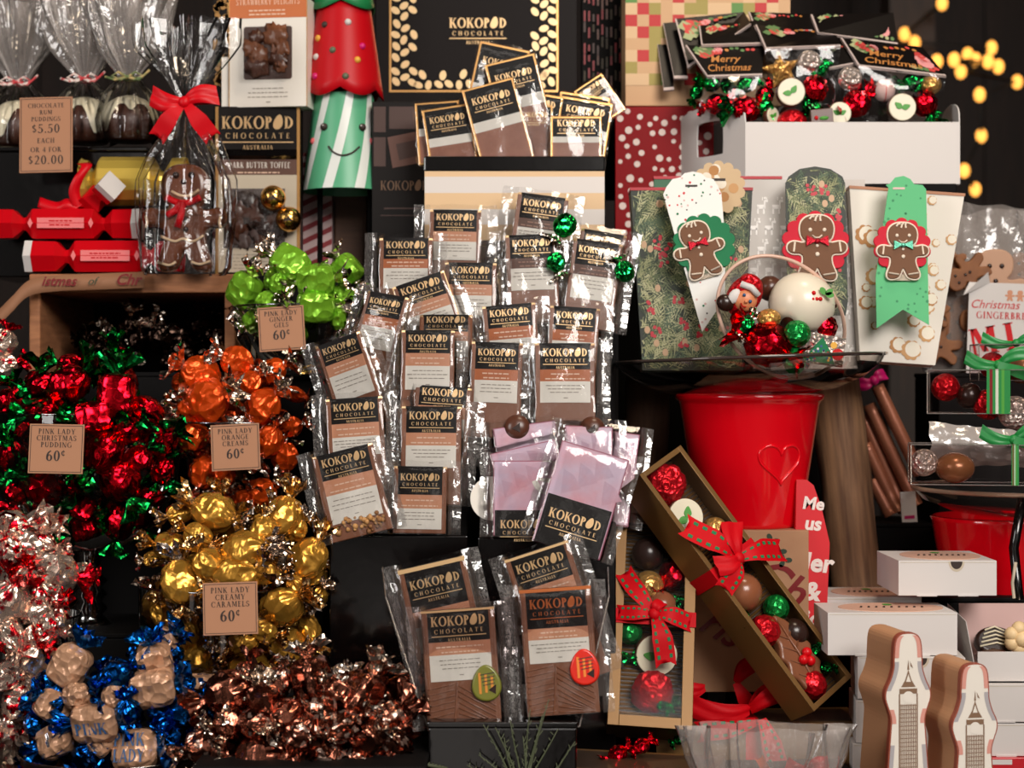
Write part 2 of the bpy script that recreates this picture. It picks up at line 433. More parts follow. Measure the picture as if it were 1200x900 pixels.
# ================================================================== room, display tiers, light, camera
def struct(mb, name, loc=(0, 0, 0)):
    o = mb.build(name, None, k=1.0, loc=loc); o['kind'] = 'structure'; return o
wallm = wood('dark_wall_boards', (30, 21, 17), (46, 31, 24), (6, 1, .6), .75)
floorm = wood('dark_floor_boards', (30, 22, 18), (50, 35, 26), (1, 8, 1), .6)
def boards(mb, n, x0, x1, z0, z1, y, mat):
    w = (x1 - x0) / n
    for i in range(n): mb.box(x0 + i * w + .004, x0 + (i + 1) * w - .004, y, y + .02, z0, z1, mat)
    mb.box(x0, x1, y + .012, y + .06, z0, z1, mat)
w = MB(); boards(w, 30, -3.2, 3.2, -1.25, 1.9, 3.4, wallm); struct(w, 'wall_back')
w = MB(); w.box(-3.26, -3.2, -3.2, 3.46, -1.25, 1.9, wallm); struct(w, 'wall_left')
w = MB(); w.box(3.2, 3.26, -3.2, 3.46, -1.25, 1.9, wallm); struct(w, 'wall_right')
w = MB(); w.box(-3.26, 3.26, -3.2, 3.46, -1.30, -1.25, floorm); struct(w, 'floor')
w = MB(); w.box(-3.26, 3.26, -1.1, 3.46, 1.9, 1.96, M('dark_ceiling', (34, 28, 25), .8)); struct(w, 'ceiling')

TW = wood('table_wood', (44, 30, 23), (70, 48, 35), (12, 1, 1), .6)
KCUR[0] = 1.0
TOPZ = -.46
t = bpy.data.objects.new('display_table', None); COL.objects.link(t); t.location = (0, .2, TOPZ)
tag(t, 'long dark wooden table carrying the whole sweets display', 'table')
tb = MB()
for i in range(7): tb.box(-.95, .95, -.52 + i * .18, -.345 + i * .18, -.035, 0, TW)
tb.build('tabletop', t, k=1)
for sx in (-.88, .88):
    for sy in (-.44, .64): MB().box(sx - .04, sx + .04, sy - .04, sy + .04, -.79, -.035, TW).build('leg', t, k=1)

def plinth(name, label, px0, px1, pytop, y0, y1, mat, cat='display box', bottom=TOPZ, lip=True, bev=1.5):
    """a covered display box standing on the table: front face at depth y0"""
    k = S(y0); x0, x1 = (px0 - 600) * k, (px1 - 600) * k; zt = (450 - pytop) * k
    o = bpy.data.objects.new(name, None); COL.objects.link(o); o.location = ((x0 + x1) / 2, (y0 + y1) / 2, bottom)
    w, d, h = (x1 - x0) / 2, (y1 - y0) / 2, zt - bottom
    KCUR[0] = 1.0
    b = MB().box(-w, w, -d, d, 0, h - (.006 if lip else 0), mat).build('box_body', o, k=1, bevel=.002)
    if lip: MB().box(-w - .001, w + .001, -d - .001, d + .001, h - .006, h, mat).build('top_board', o, k=1, bevel=.0015)
    return tag(o, label, cat)

# stepped stand behind the bars
def stepped(name, label, steps, cat):
    o = bpy.data.objects.new(name, None); COL.objects.link(o); o.location = (0, steps[0][3], TOPZ); tag(o, label, cat)
    for i, (px0, px1, py, y0, y1) in enumerate(steps):
        k = S(y0)
        mb = MB().box((px0 - 600) * k, (px1 - 600) * k, y0 - steps[0][3], y1 - steps[0][3], 0, (450 - py) * k - TOPZ, GLOSSBLACK if i == 0 else MATTEBLACK)
        mb.build('step', o, k=1, bevel=.0015)
    return o
stepped('stepped_stand', 'glossy black stepped stand with chocolate bars rising up its tiers',
        [(386, 548, 628, -.14, -.098), (386, 548, 600, -.098, -.058), (392, 720, 528, -.058, -.018), (428, 718, 482, -.018, .022),
         (440, 718, 438, .022, .062), (440, 722, 402, .062, .10), (445, 725, 374, .10, .128)], 'display stand')
stepped('pink_bar_stand', 'glossy black box with pink chocolate bars standing along its top',
        [(560, 722, 630, -.14, -.098), (560, 722, 612, -.098, -.058)], 'display box')
plinth('display_box', 'black box under the clear tray of four large chocolate bars', 502, 676, 846, -.30, -.2, GLOSSBLACK)
plinth('display_box', 'tall black box under the striped tub', 441, 712, 282, .131, .33, MATTEBLACK)
plinth('display_box', 'tall black riser behind the striped tub under the bean-bordered box', 441, 690, 129, .335, .42, MATTEBLACK)
plinth('display_box', 'black riser under the glass bowl of red and green sweets', 15, 190, 742, -.03, .14, MATTEBLACK)
plinth('display_box', 'black riser under the tumbler of orange foil sweets', 196, 352, 628, .024, .144, MATTEBLACK)
plinth('display_box', 'black riser under the square glass of gold caramels', 258, 384, 812, -.2, -.02, MATTEBLACK)
plinth('display_box', 'black riser under the bowl of lime green sweets', 300, 405, 440, .148, .2, MATTEBLACK)

# wooden crate: open front, boards at top, sides, back
cw = wood('crate_wood', (138, 88, 56), (172, 114, 74), (2, 2, 14), .7)
y0, y1 = .17, .46; k = S(y0); X0, X1 = (34 - 600) * k, (276 - 600) * k; ZT = (450 - 321) * k; TH = 22 * k
o = bpy.data.objects.new('wooden_crate', None); COL.objects.link(o); o.location = ((X0 + X1) / 2, (y0 + y1) / 2, TOPZ)
tag(o, 'open wooden crate used as a shelf above the dark sweets', 'crate')
hw, hd, hh = (X1 - X0) / 2, (y1 - y0) / 2, ZT - TOPZ
MB().box(-hw, hw, -hd, hd, hh - TH, hh, cw).build('top_board', o, k=1, bevel=.002)
for sx in (-1, 1): MB().box(sx * hw - (.014 if sx > 0 else 0), sx * hw + (.014 if sx < 0 else 0), -hd, hd, 0, hh - TH, cw).build('side_board', o, k=1, bevel=.002)
MB().box(-hw + .014, hw - .014, hd - .012, hd, 0, hh - TH, MATTEBLACK).build('back_board', o, k=1)
plinth('display_box', 'low black box inside the crate under the dark sweets', 85, 262, 436, .19, .4, MATTEBLACK)
# shelf that carries the gift boxes and trough at the right
plinth('display_box', 'black riser under the polka dot gift box', 722, 830, 322, .3, .5, MATTEBLACK)
plinth('display_box', 'dark riser at the back under the white trough', 860, 985, 226, .325, .42, MATTEBLACK)
plinth('shelf_board', 'dark shelf board directly under the white trough', 840, 1122, 215, .206, .345, MATTEBLACK, 'shelf', bottom=(450 - 226) * S(.206), lip=False)
plinth('display_box', 'dark riser behind the crate carrying the toffee pack and the cone figure', 288, 438, 321, .24, .5, MATTEBLACK)

# ---- light: the street side of an open shop front, high and to the right; unseen fills added at the left and overhead
def area(name, loc, target, sx, sy, watt, col):
    l = bpy.data.lights.new(name, 'AREA'); l.shape = 'RECTANGLE'; l.size = sx; l.size_y = sy; l.energy = watt; l.color = col
    o = bpy.data.objects.new(name, l); COL.objects.link(o); o.location = loc
    o.rotation_euler = (Vector(target) - Vector(loc)).to_track_quat('-Z', 'Y').to_euler()
    return o
area('daylight_front', (1.05, -2.75, 1.45), (0, 0, -.05), 1.5, 1.1, 90, (1.0, .94, .88))
area('fill_left', (-2.3, -2.2, .9), (-.2, 0, 0), .8, 1.3, 30, (1.0, .96, .93))  # added fill from the left, no visible source
area('overhead_fill', (.5, -.5, 1.75), (.3, .1, 0), .35, .35, 9, (1.0, .80, .58))  # softbox added overhead, stands for no real lamp
wd = bpy.data.worlds.new('world'); bpy.context.scene.world = wd; wd.use_nodes = True
# dark surroundings with bright noise patches added to put glints in the foil
nt = wd.node_tree; bg = nt.nodes['Background']
tc = nt.nodes.new('ShaderNodeTexCoord'); nn = nt.nodes.new('ShaderNodeTexNoise'); nn.inputs['Scale'].default_value = 4.2; nn.inputs['Detail'].default_value = 2.0
cr = nt.nodes.new('ShaderNodeValToRGB'); cr.color_ramp.elements[0].position = .52; cr.color_ramp.elements[1].position = .60
cr.color_ramp.elements[0].color = (.045, .036, .031, 1); cr.color_ramp.elements[1].color = (2.6, 2.35, 2.15, 1)
nt.links.new(tc.outputs['Generated'], nn.inputs['Vector']); nt.links.new(nn.outputs[0], cr.inputs[0]); nt.links.new(cr.outputs[0], bg.inputs[0])
bg.inputs[1].default_value = .42
sc = bpy.context.scene
sc.view_settings.view_transform = 'Standard'; sc.view_settings.look = 'None'
sc.view_settings.gamma = 1; sc.view_settings.use_curve_mapping = False; sc.view_settings.exposure = 0.0
sc.cycles.transparent_max_bounces = 40; sc.cycles.max_bounces = 7; sc.cycles.glossy_bounces = 4
sc.cycles.sample_clamp_indirect = 4; sc.cycles.caustics_reflective = False; sc.cycles.caustics_refractive = False
cam = bpy.data.cameras.new('camera'); co = bpy.data.objects.new('camera', cam); COL.objects.link(co)
co.location = (0, -D, 0); co.rotation_euler = (PI / 2, 0, 0)
cam.sensor_width = 36; cam.lens = 60; cam.clip_start = .05
cam.dof.use_dof = True; cam.dof.focus_distance = 1.88; cam.dof.aperture_fstop = 5.6
sc.camera = co

# ---- fairy lights far behind at the right
bulb = M('warm_bulb', (255, 176, 78), .4, emit=1.9)
wire = M('light_wire', (20, 16, 12), .6)
spots = [(1104, 4), (1060, 40), (1118, 70), (1134, 64), (1143, 70), (1158, 72), (1162, 56), (1170, 78), (1126, 84), (1192, 96), (1148, 111), (1150, 159), (1143, 222),
         (1098, 72), (1072, 50), (1130, 200)]
o = bpy.data.objects.new('fairy_lights', None); COL.objects.link(o); o.location = P(1130, 90, 2.4)
tag(o, 'string of warm fairy lights glowing in the dark behind the stall', 'fairy lights')
kk = S(2.4); base = o.location
pts = [P(x, y, 2.4 + .1 * math.sin(i * 2.3)) - base for i, (x, y) in enumerate(spots)]
order = sorted(pts, key=lambda p: -p.z)
MB().tube(order, .004, wire, 6).build('wire', o, k=1)
for p in pts: MB().ball((0, 0, 0), .0145, bulb, 12, sz=1.3).build('bulb', o, k=1, loc=p)
# a post behind carries the string
pm = wood('post_wood', (40, 28, 20), (58, 40, 28), (6, 6, .6))
MB().box(1.0, 1.12, 2.52, 2.64, -1.25, 1.9, pm).build('wooden_post', None, k=1)
tag(bpy.data.objects['wooden_post'], 'dark upright post behind the fairy lights', 'post')
# ================================================================== twist-wrapped sweets
def candy_body(name, mat, seed, shape='round', text=None, mat2=None):
    mb = MB(); r = random.Random(seed); ph = r.uniform(0, 6); kf = r.choice((7, 8, 9, 11))
    pw = {'round': 2.3, 'dome': 2.6, 'brick': 6.5, 'long': 3.2}[shape]
    sx, sy, sz = {'round': (1, .85, .95), 'dome': (1, .7, 1), 'brick': (1.0, .62, .82), 'long': (1.2, .66, .7)}[shape]
    def fn(u, v):
        a = 2 * PI * u; x = v * 2 - 1
        c, s_ = math.cos(a), math.sin(a)
        rr = .13 + .87 * max(0, 1 - abs(x) ** pw) ** .5
        if shape == 'brick':
            e = .42; c = math.copysign(abs(c) ** e, c); s_ = math.copysign(abs(s_) ** e, s_)
        pl = abs(math.sin(kf * a / 2 + ph + 1.3 * nz(a, x * 2, seed)))
        rr *= 1 - (.34 if shape != 'brick' else .14) * (abs(x) ** 1.1) * pl - (.13 if shape != 'brick' else .08) * abs(nz(x * 2.2 + seed, c * 2.1, s_ * 2.1)) - .07 * abs(nz(x * 5 + seed, c * 5, s_ * 5))
        return (x * sx * .98, rr * s_ * sy, rr * c * sz)
    mb.grid(fn, 40, 22, mat, True)
    if mat2:
        for i, f in enumerate(mb.f):
            p = mb.v[f[0]]
            if nz(p[0] * 3 + seed, p[1] * 3, p[2] * 3) > .22: mb.fm[i] = mb.mi(mat2)
    if text:
        for i, s_ in enumerate(text): mb.text(s_, 0, -.28 - i * .1 if len(text) == 1 else .1 - i * .62, .5, -sy * .985, INKBLUE, sp=.1, wmax=1.35)
    o = mb.build(name, None, k=1); me = o.data; bpy.data.objects.remove(o)
    return me
def candy_end(name, mat, seed):
    mb = MB(); r = random.Random(seed); k1, k2 = r.choice((5, 6, 7)), r.choice((4, 5, 9)); ph = r.uniform(0, 6)
    L = r.uniform(.62, .9); fl = r.uniform(.55, .85); bend = r.uniform(-.25, .25)
    def fn(u, v):
        a = 2 * PI * u
        rr = .13 + fl * v ** 1.25 * (1 + .34 * math.sin(k1 * a + ph) * v + .22 * nz(3 * math.cos(a) + seed, 3 * math.sin(a), v * 3))
        x = .86 + L * v * (1 + .22 * math.sin(k2 * a + ph * 2)) + .1 * nz(a * 3, v * 4, seed)
        return (x, rr * math.sin(a) * .75 + bend * v, rr * math.cos(a) + .1 * v * nz(seed, a * 2, 1))
    mb.grid(fn, 26, 4, mat, True, smooth=False)
    o = mb.build(name, None, k=1); me = o.data; bpy.data.objects.remove(o)
    return me
INKBLUE = M('blue_ink', (40, 84, 130), .5)
def foilU(name, rgb, rough=.2, scale=150, strength=.55, metal=1.0, var=None):     # for sweets modelled one unit across
    return M(name, rgb, rough, metal, bump=(scale / (42 if scale < 100 else 105), min(1, strength * 1.5), 'voro', .006), var=var)
FO = {
 'red': foilU('foil_red', (206, 12, 30), .2), 'green': foilU('foil_green', (16, 140, 60), .2), 'orange': foilU('foil_orange', (238, 84, 20), .24, 70, .6, .6),
 'gold': foilU('foil_gold', (208, 152, 60), .24, 60, .6, .7), 'silver': foilU('foil_silver', (206, 190, 176), .16, 190, .7), 'lime': foilU('foil_lime', (134, 196, 50), .24, 70, .6, .45),
 'dark': foilU('foil_dark', (48, 36, 30), .2), 'cream': foilU('foil_cream', (226, 200, 182), .2, 62, .65, .85, var=(2.2, (190, 24, 40), .56, .62)),
 'tan': foilU('foil_tan', (196, 150, 118), .3, 78, 1.0, .3), 'blue': foilU('foil_blue', (14, 82, 158), .2), 'copper': foilU('foil_copper', (150, 92, 74), .2, 120, .65),
 'copperpale': foilU('foil_copper_pale', (206, 172, 156), .26, 120, .6, .85), 'silvergold': foilU('foil_pale_gold', (214, 176, 124), .18, 190, .7),
 'bluesilver': foilU('foil_blue_silver', (200, 196, 200), .2, 130, .6, .9, var=(2.2, (24, 92, 180), .5, .56)),
}
def candyset(bm, em, shapes, seed, em2=None, mat2=None):
    b = [candy_body('sweet_body', FO[bm], seed + i, s, mat2=FO[mat2] if mat2 and i % 2 else None) for i, s in enumerate(shapes)]
    e = [candy_end('twist_end', FO[em if not em2 or i % 2 == 0 else em2], seed + 20 + i) for i in range(4)]
    return b, e
def put_candy(name, bm, e1, e2, loc, rot, size, label, group):
    o = bpy.data.objects.new(name, bm); COL.objects.link(o); o.location = loc; o.rotation_euler = rot; o.scale = (size,) * 3
    for i, e in enumerate((e1, e2)):
        if e is None: continue
        c = bpy.data.objects.new('twist_end', e); COL.objects.link(c); c.parent = o
        c.rotation_euler = (0, 0, PI * i) if i == 0 else (R_.uniform(0, 6), 0, PI)
    return tag(o, label, 'sweet', group)
def heap(name, cs, spots, cx, cy, rx, ry, y0, rd, label, group, fill=10, fillk=.62, seed=1, fr=20, own={}, big=1.0):
    b, e = cs; r = random.Random(seed); K = S(y0)
    for i, sp in enumerate(spots):
        px, py, pr = sp[:3]; ax = sp[3] if len(sp) > 3 and sp[3] is not None else r.uniform(0, 180); bi = sp[4] if len(sp) > 4 else r.randrange(len(b))
        q = max(0, 1 - ((px - cx) / rx) ** 2 - ((py - cy) / ry) ** 2) ** .5
        y = y0 - rd * q
        rot = (Matrix.Rotation(-rad(ax), 3, 'Y') @ Matrix.Rotation(rad(r.uniform(-28, 28)), 3, 'Z') @ Matrix.Rotation(r.uniform(-.5, .5) if bi == 0 or len(sp) > 4 else r.uniform(0, 6), 3, 'X')).to_euler()
        ee = r.sample(e, 2)
        lb, gr = own.get(i, (label, group))
        put_candy(name, b[bi], ee[0], ee[1], P(px, py, y), rot, pr * 1.06 * big * S(y), lb, gr)
    for i in range(fill):
        a, q = r.uniform(0, 2 * PI), r.uniform(0, 1) ** .5
        px, py = cx + rx * .86 * q * math.cos(a), cy + ry * .86 * q * math.sin(a)
        y = y0 - rd * fillk * (1 - q * q) ** .5 + .012
        rot = Euler((r.uniform(0, 6), r.uniform(0, 6), r.uniform(0, 6)))
        put_candy(name, r.choice(b), r.choice(e), r.choice(e), P(px, py, y), rot, fr * 1.1 * S(y), label, group)

def glass_vessel(name, label, px, py_base, y, prof, mat=GLASS, cat='bowl', stem=None, rim=None, sx=1, n=56):
    t = thing(name, label, cat, px, py_base, y)
    bw_ = MB().lathe(prof, mat, n).build('bowl', t)
    rr, rz = prof[-1] if rim is None else rim
    MB().tube([(rr * math.cos(a * PI / 28), rr * math.sin(a * PI / 28), rz) for a in range(56)], 1.3, RIM, 8, True).build('rim', bw_)
    if stem: MB().lathe(stem, RIM, 40).build('stem', t)
    return t
# --- red and green puddings in the footed bowl
glass_vessel('footed_glass_bowl', 'footed round glass bowl full of red and green foil sweets', 105, 742, .05,
    [(12, 96), (50, 104), (84, 128), (104, 170), (107, 215), (103, 258)],
    stem=[(0, 0), (42, 0), (44, 4), (26, 12), (15, 22), (21, 30), (14, 38), (21, 46), (14, 54), (21, 62), (12, 72), (14, 98)])
heap('pudding_sweet', candyset('red', 'green', ('brick', 'round', 'dome', 'round'), 11),
  [(80, 452, 24, 40), (137, 464, 25, 88, 0), (50, 452, 17, 20), (84, 430, 16, 160), (52, 486, 20), (110, 490, 21, 10), (172, 482, 19, 140), (17, 535, 20, 100), (122, 530, 24, 60), (140, 562, 24, 120),
   (160, 538, 17), (190, 552, 15, 70), (54, 572, 23, 150), (188, 516, 18), (20, 575, 17), (95, 595, 17), (55, 606, 20), (100, 618, 17, 15), (140, 612, 20, 80), (25, 500, 16), (150, 505, 16, 30), (175, 585, 16, 20), (8, 470, 14, 60), (75, 530, 17)],
  105, 528, 108, 128, .05, .105, 'red foil sweet with green twisted ends in the footed glass bowl', 'red and green sweets in the footed bowl', 16, .6, 3, 20, big=1.06)
# --- orange creams
glass_vessel('glass_tumbler', 'glass tumbler heaped with orange foil sweets', 274, 626, .085, [(60, 0), (66, 6), (74, 70), (80, 132)], cat='tumbler')
heap('orange_sweet', candyset('orange', 'silver', ('dome', 'round', 'dome'), 41),
  [(235, 440, 23, 150), (242, 470, 27, 20), (278, 424, 19, 160), (308, 476, 23, 40), (292, 449, 16), (318, 436, 18, 30), (222, 484, 17, 120), (345, 462, 13), (226, 512, 19, 10), (314, 518, 20, 60), (240, 552, 21, 70),
   (262, 556, 16), (250, 584, 16, 10), (306, 578, 18, 30), (334, 536, 17, 100), (285, 590, 16), (340, 500, 14), (212, 448, 12, 80)],
  274, 515, 80, 108, .085, .08, 'orange foil sweet with silver twisted ends in the glass tumbler', 'orange sweets in the tumbler', 12, .6, 4, 18)
# --- gold caramels
glass_vessel('glass_jar', 'wide clear glass jar heaped with gold foil caramels', 272, 810, -.11, [(98, 0), (104, 6), (107, 60), (108, 128)], cat='jar')
heap('gold_caramel', candyset('gold', 'silvergold', ('dome', 'round', 'dome', 'round'), 71, 'silver'),
  [(214, 600, 19, 20), (250, 601, 26, 160), (332, 606, 25, 70), (200, 640, 20, 170), (286, 645, 27, 15), (245, 662, 20, 120), (214, 682, 26, 100, 0), (277, 678, 27, 20, 0), (360, 655, 26, 60), (232, 628, 17, 150), (330, 712, 25, 30),
   (348, 690, 18), (214, 742, 21, 80), (228, 770, 23, 40), (285, 752, 17, 20), (336, 756, 21, 150), (292, 786, 24, 10), (362, 738, 19, 110), (310, 622, 17, 90), (180, 655, 12, 5), (345, 620, 15), (190, 720, 15), (310, 670, 18), (255, 730, 17), (372, 700, 14), (310, 740, 15), (250, 795, 17), (340, 790, 18)],
  274, 695, 110, 125, -.11, .1, 'gold foil caramel with silvery twisted ends in the wide glass jar', 'gold caramels in the jar', 14, .62, 5, 22)
# --- lime ginger gels
glass_vessel('glass_bowl', 'glass bowl of lime green foil sweets beside the crate', 350, 438, .15, [(36, 0), (54, 8), (72, 40), (78, 78)])
heap('ginger_sweet', candyset('lime', 'silver', ('brick', 'dome', 'brick'), 101),
  [(340, 308, 22, 150, 0), (286, 340, 21, 60, 2), (370, 328, 22, 5, 0), (370, 360, 22, 3, 2), (407, 316, 18, 130, 0), (312, 354, 13, 40, 1), (402, 346, 14, 20, 1), (326, 332, 12, 80, 1), (345, 390, 16), (395, 372, 15, 100), (300, 375, 15, 30)],
  350, 350, 80, 72, .15, .07, 'lime green foil sweet in the glass bowl beside the crate', 'lime green sweets in the bowl', 5, .5, 6, 15)
# --- dark sweets inside the crate
heap('dark_sweet', candyset('dark', 'silver', ('round', 'brick', 'dome'), 131, 'dark'),
  [(106, 392, 13, 30), (114, 406, 14), (152, 384, 14, 80), (162, 400, 14), (188, 398, 16, 120), (208, 392, 14), (232, 384, 14, 60), (252, 396, 14), (216, 412, 14), (176, 378, 11), (128, 420, 14), (200, 424, 14), (240, 416, 14), (142, 410, 14), (256, 418, 12)],
  180, 425, 100, 60, .28, .05, 'dark wrapped sweet with silver ends inside the wooden crate', 'dark sweets in the crate', 4, .5, 7, 14)
# --- red and silver ones at the left edge
glass_vessel('glass_bowl', 'glass bowl of red and silver sweets at the left edge', 0, 905, -.16, [(50, 0), (70, 30), (86, 90), (92, 184)])
heap('silver_red_sweet', candyset('cream', 'red', ('dome', 'round', 'dome', 'round'), 161, 'cream', 'red'),
  [(10, 622, 22, 20), (42, 618, 17, 10), (14, 652, 20), (62, 674, 24, 170, 0), (18, 680, 18), (6, 708, 25, 60, 2), (56, 698, 17), (96, 672, 11, 175), (32, 642, 18), (48, 638, 15), (62, 730, 19), (14, 746, 20), (44, 748, 16), (30, 772, 20),
   (8, 790, 18), (22, 822, 20), (6, 850, 18), (34, 858, 18), (12, 885, 20), (42, 716, 16), (45, 800, 17), (-6, 730, 18), (-8, 640, 18)],
  10, 750, 100, 150, -.16, .08, 'silvery sweet streaked with red in the left edge bowl', 'red and silver sweets in the left bowl', 8, .6, 8, 20, big=1.18)
heap('pink_sweet', candyset('cream', 'red', ('dome',), 181), [(4, 402, 16, 70), (6, 430, 15, 20)], 0, 420, 30, 60, .12, .02, 'pale pink foil sweet at the far left edge by the crate', 'pale pink sweets at the edge', 0)
plinth('display_box', 'narrow black riser at the left edge under pale pink sweets', -30, 22, 446, .08, .16, MATTEBLACK)
# --- blue and tan
glass_vessel('glass_bowl', 'dark glass bowl of blue and tan sweets at the front', 140, 948, -.22, [(60, 0), (84, 10), (108, 40), (116, 72)], mat=GLASSD)
bs = candyset('tan', 'blue', ('brick', 'brick', 'dome', 'brick'), 191, None, 'bluesilver')
bs[0].append(candy_body('sweet_body', FO['tan'], 195, 'brick', ('PINK',)))
bs[0].append(candy_body('sweet_body', FO['tan'], 196, 'brick', ('PINK', 'LADY')))
bs[0].append(candy_body('sweet_body', FO['blue'], 197, 'round'))
heap('blue_sweet', bs,
  [(82, 780, 25, 60, 0), (136, 790, 19, 30, 6), (182, 776, 24, 100, 1), (180, 806, 26, 10, 0), (187, 757, 21, 45, 3), (62, 828, 21, 140, 0), (112, 846, 27, 5, 4), (160, 878, 28, 5, 5), (214, 832, 21, 15, 6), (66, 868, 22, 30, 1), (102, 886, 20, 60, 6),
   (190, 872, 18, 80, 6), (150, 834, 17, 90, 6), (228, 858, 14, 60, 6), (42, 848, 15, 110, 6), (136, 816, 16, 30, 2), (56, 800, 16, 60, 6), (216, 800, 14, 120, 6), (90, 816, 17, 20, 2), (205, 768, 12, 80, 6), (120, 870, 16, 50, 3), (50, 890, 17, 20, 6)],
  140, 835, 118, 95, -.22, .07, 'tan and blue foil sweet in the dark glass bowl', 'blue and tan sweets in the dark bowl', 8, .55, 9, 20,
  own={6: ('tan sweet with one blue printed word above the front of the dark glass bowl', None), 7: ('tan sweet with two blue printed words at the front rim of the dark bowl', None)})
# --- copper
plinth('display_tray', 'low black tray under the copper and silver sweets', 226, 498, 898, -.36, -.22, MATTEBLACK, 'tray')
heap('copper_sweet', candyset('copper', 'silver', ('dome', 'round', 'brick', 'round'), 211, 'copper', 'copperpale'),
  [(268, 812, 24, 20), (242, 872, 22, 10), (310, 822, 20), (326, 800, 17), (366, 797, 24, 100), (376, 832, 20), (300, 846, 18), (354, 862, 21), (402, 852, 20), (424, 815, 24, 60), (438, 796, 16), (452, 842, 21), (430, 868, 18), (306, 888, 26, 5, 0),
   (262, 892, 18), (384, 888, 20), (420, 893, 18), (462, 872, 17), (470, 806, 16), (288, 792, 15), (344, 893, 18), (474, 832, 15), (452, 893, 16), (336, 838, 17), (398, 812, 16), (270, 845, 17)],
  355, 880, 145, 115, -.25, .07, 'copper brown foil sweet with silver ends in the front heap', 'copper sweets heaped at the front', 12, .5, 10, 20, big=1.14)

# ================================================================== price cards
def price_card(label, px, py, y, w, h, lines, price, roll=0, extra=None, lean=6):
    t = thing('price_card', label, 'price card', px, py, y, roll=roll, lean=lean)
    mb = MB().box(-w / 2, w / 2, -.5, .8, -h / 2, h / 2, TAGC)
    e = 1.6
    for a in ((-w/2+e, w/2-e, h/2-e-.7, h/2-e), (-w/2+e, w/2-e, -h/2+e, -h/2+e+.7), (-w/2+e, -w/2+e+.7, -h/2+e, h/2-e), (w/2-e-.7, w/2-e, -h/2+e, h/2-e)): mb.rect(*a, -.75, INK)
    card = mb.build('card', t)
    tx = MB(); z = h / 2 - h * .2
    if price:
        st = h * .135
        for l in lines: tx.text(l, 0, z, h * .105, -.85, INK, sp=.16, bold=1.0, wmax=w * .76); z -= st
        tx.text(price, 0, z - h * .14, h * .21, -.85, INK, sp=.1, bold=1.15)
    else:
        for l, sz, zz in extra: tx.text(l, 0, h * zz, h * sz, -.85, INK, sp=.14, bold=1.0, wmax=w * .8)
    tx.build('lettering', card)
    MB().tube([(0, 1.6, -h * .1), (0, 1.6, h * .2), (0, 6, h * .24)], .8, RIM, 6).build('clip', t)
    return t
price_card('brown price card reading Christmas Pudding 60c', 66, 526, -.10, 64, 58, ('PINK LADY', 'CHRISTMAS', 'PUDDING'), '60^', -1)
price_card('brown price card reading Orange Creams 60c', 276, 524, -.02, 57, 54, ('PINK LADY', 'ORANGE', 'CREAMS'), '60^', 3)
price_card('brown price card reading Creamy Caramels 60c', 270, 713, -.245, 64, 61, ('PINK LADY', 'CREAMY', 'CARAMELS'), '60^', 2)
price_card('brown price card reading Ginger Gels 60c', 330, 385, .055, 54, 52, ('PINK LADY', 'GINGER', 'GELS'), '60^', 4)
price_card('tall brown price card reading Chocolate Rum Puddings 5.50 each', 54, 158, .18, 62, 90, None, None, 1.5,
   [('CHOCOLATE', .058, .36), ('RUM', .058, .27), ('PUDDINGS', .058, .18), ('$5.50', .115, .025), ('EACH', .065, -.11), ('OR 4 FOR', .065, -.23), ('$20.00', .115, -.39)])
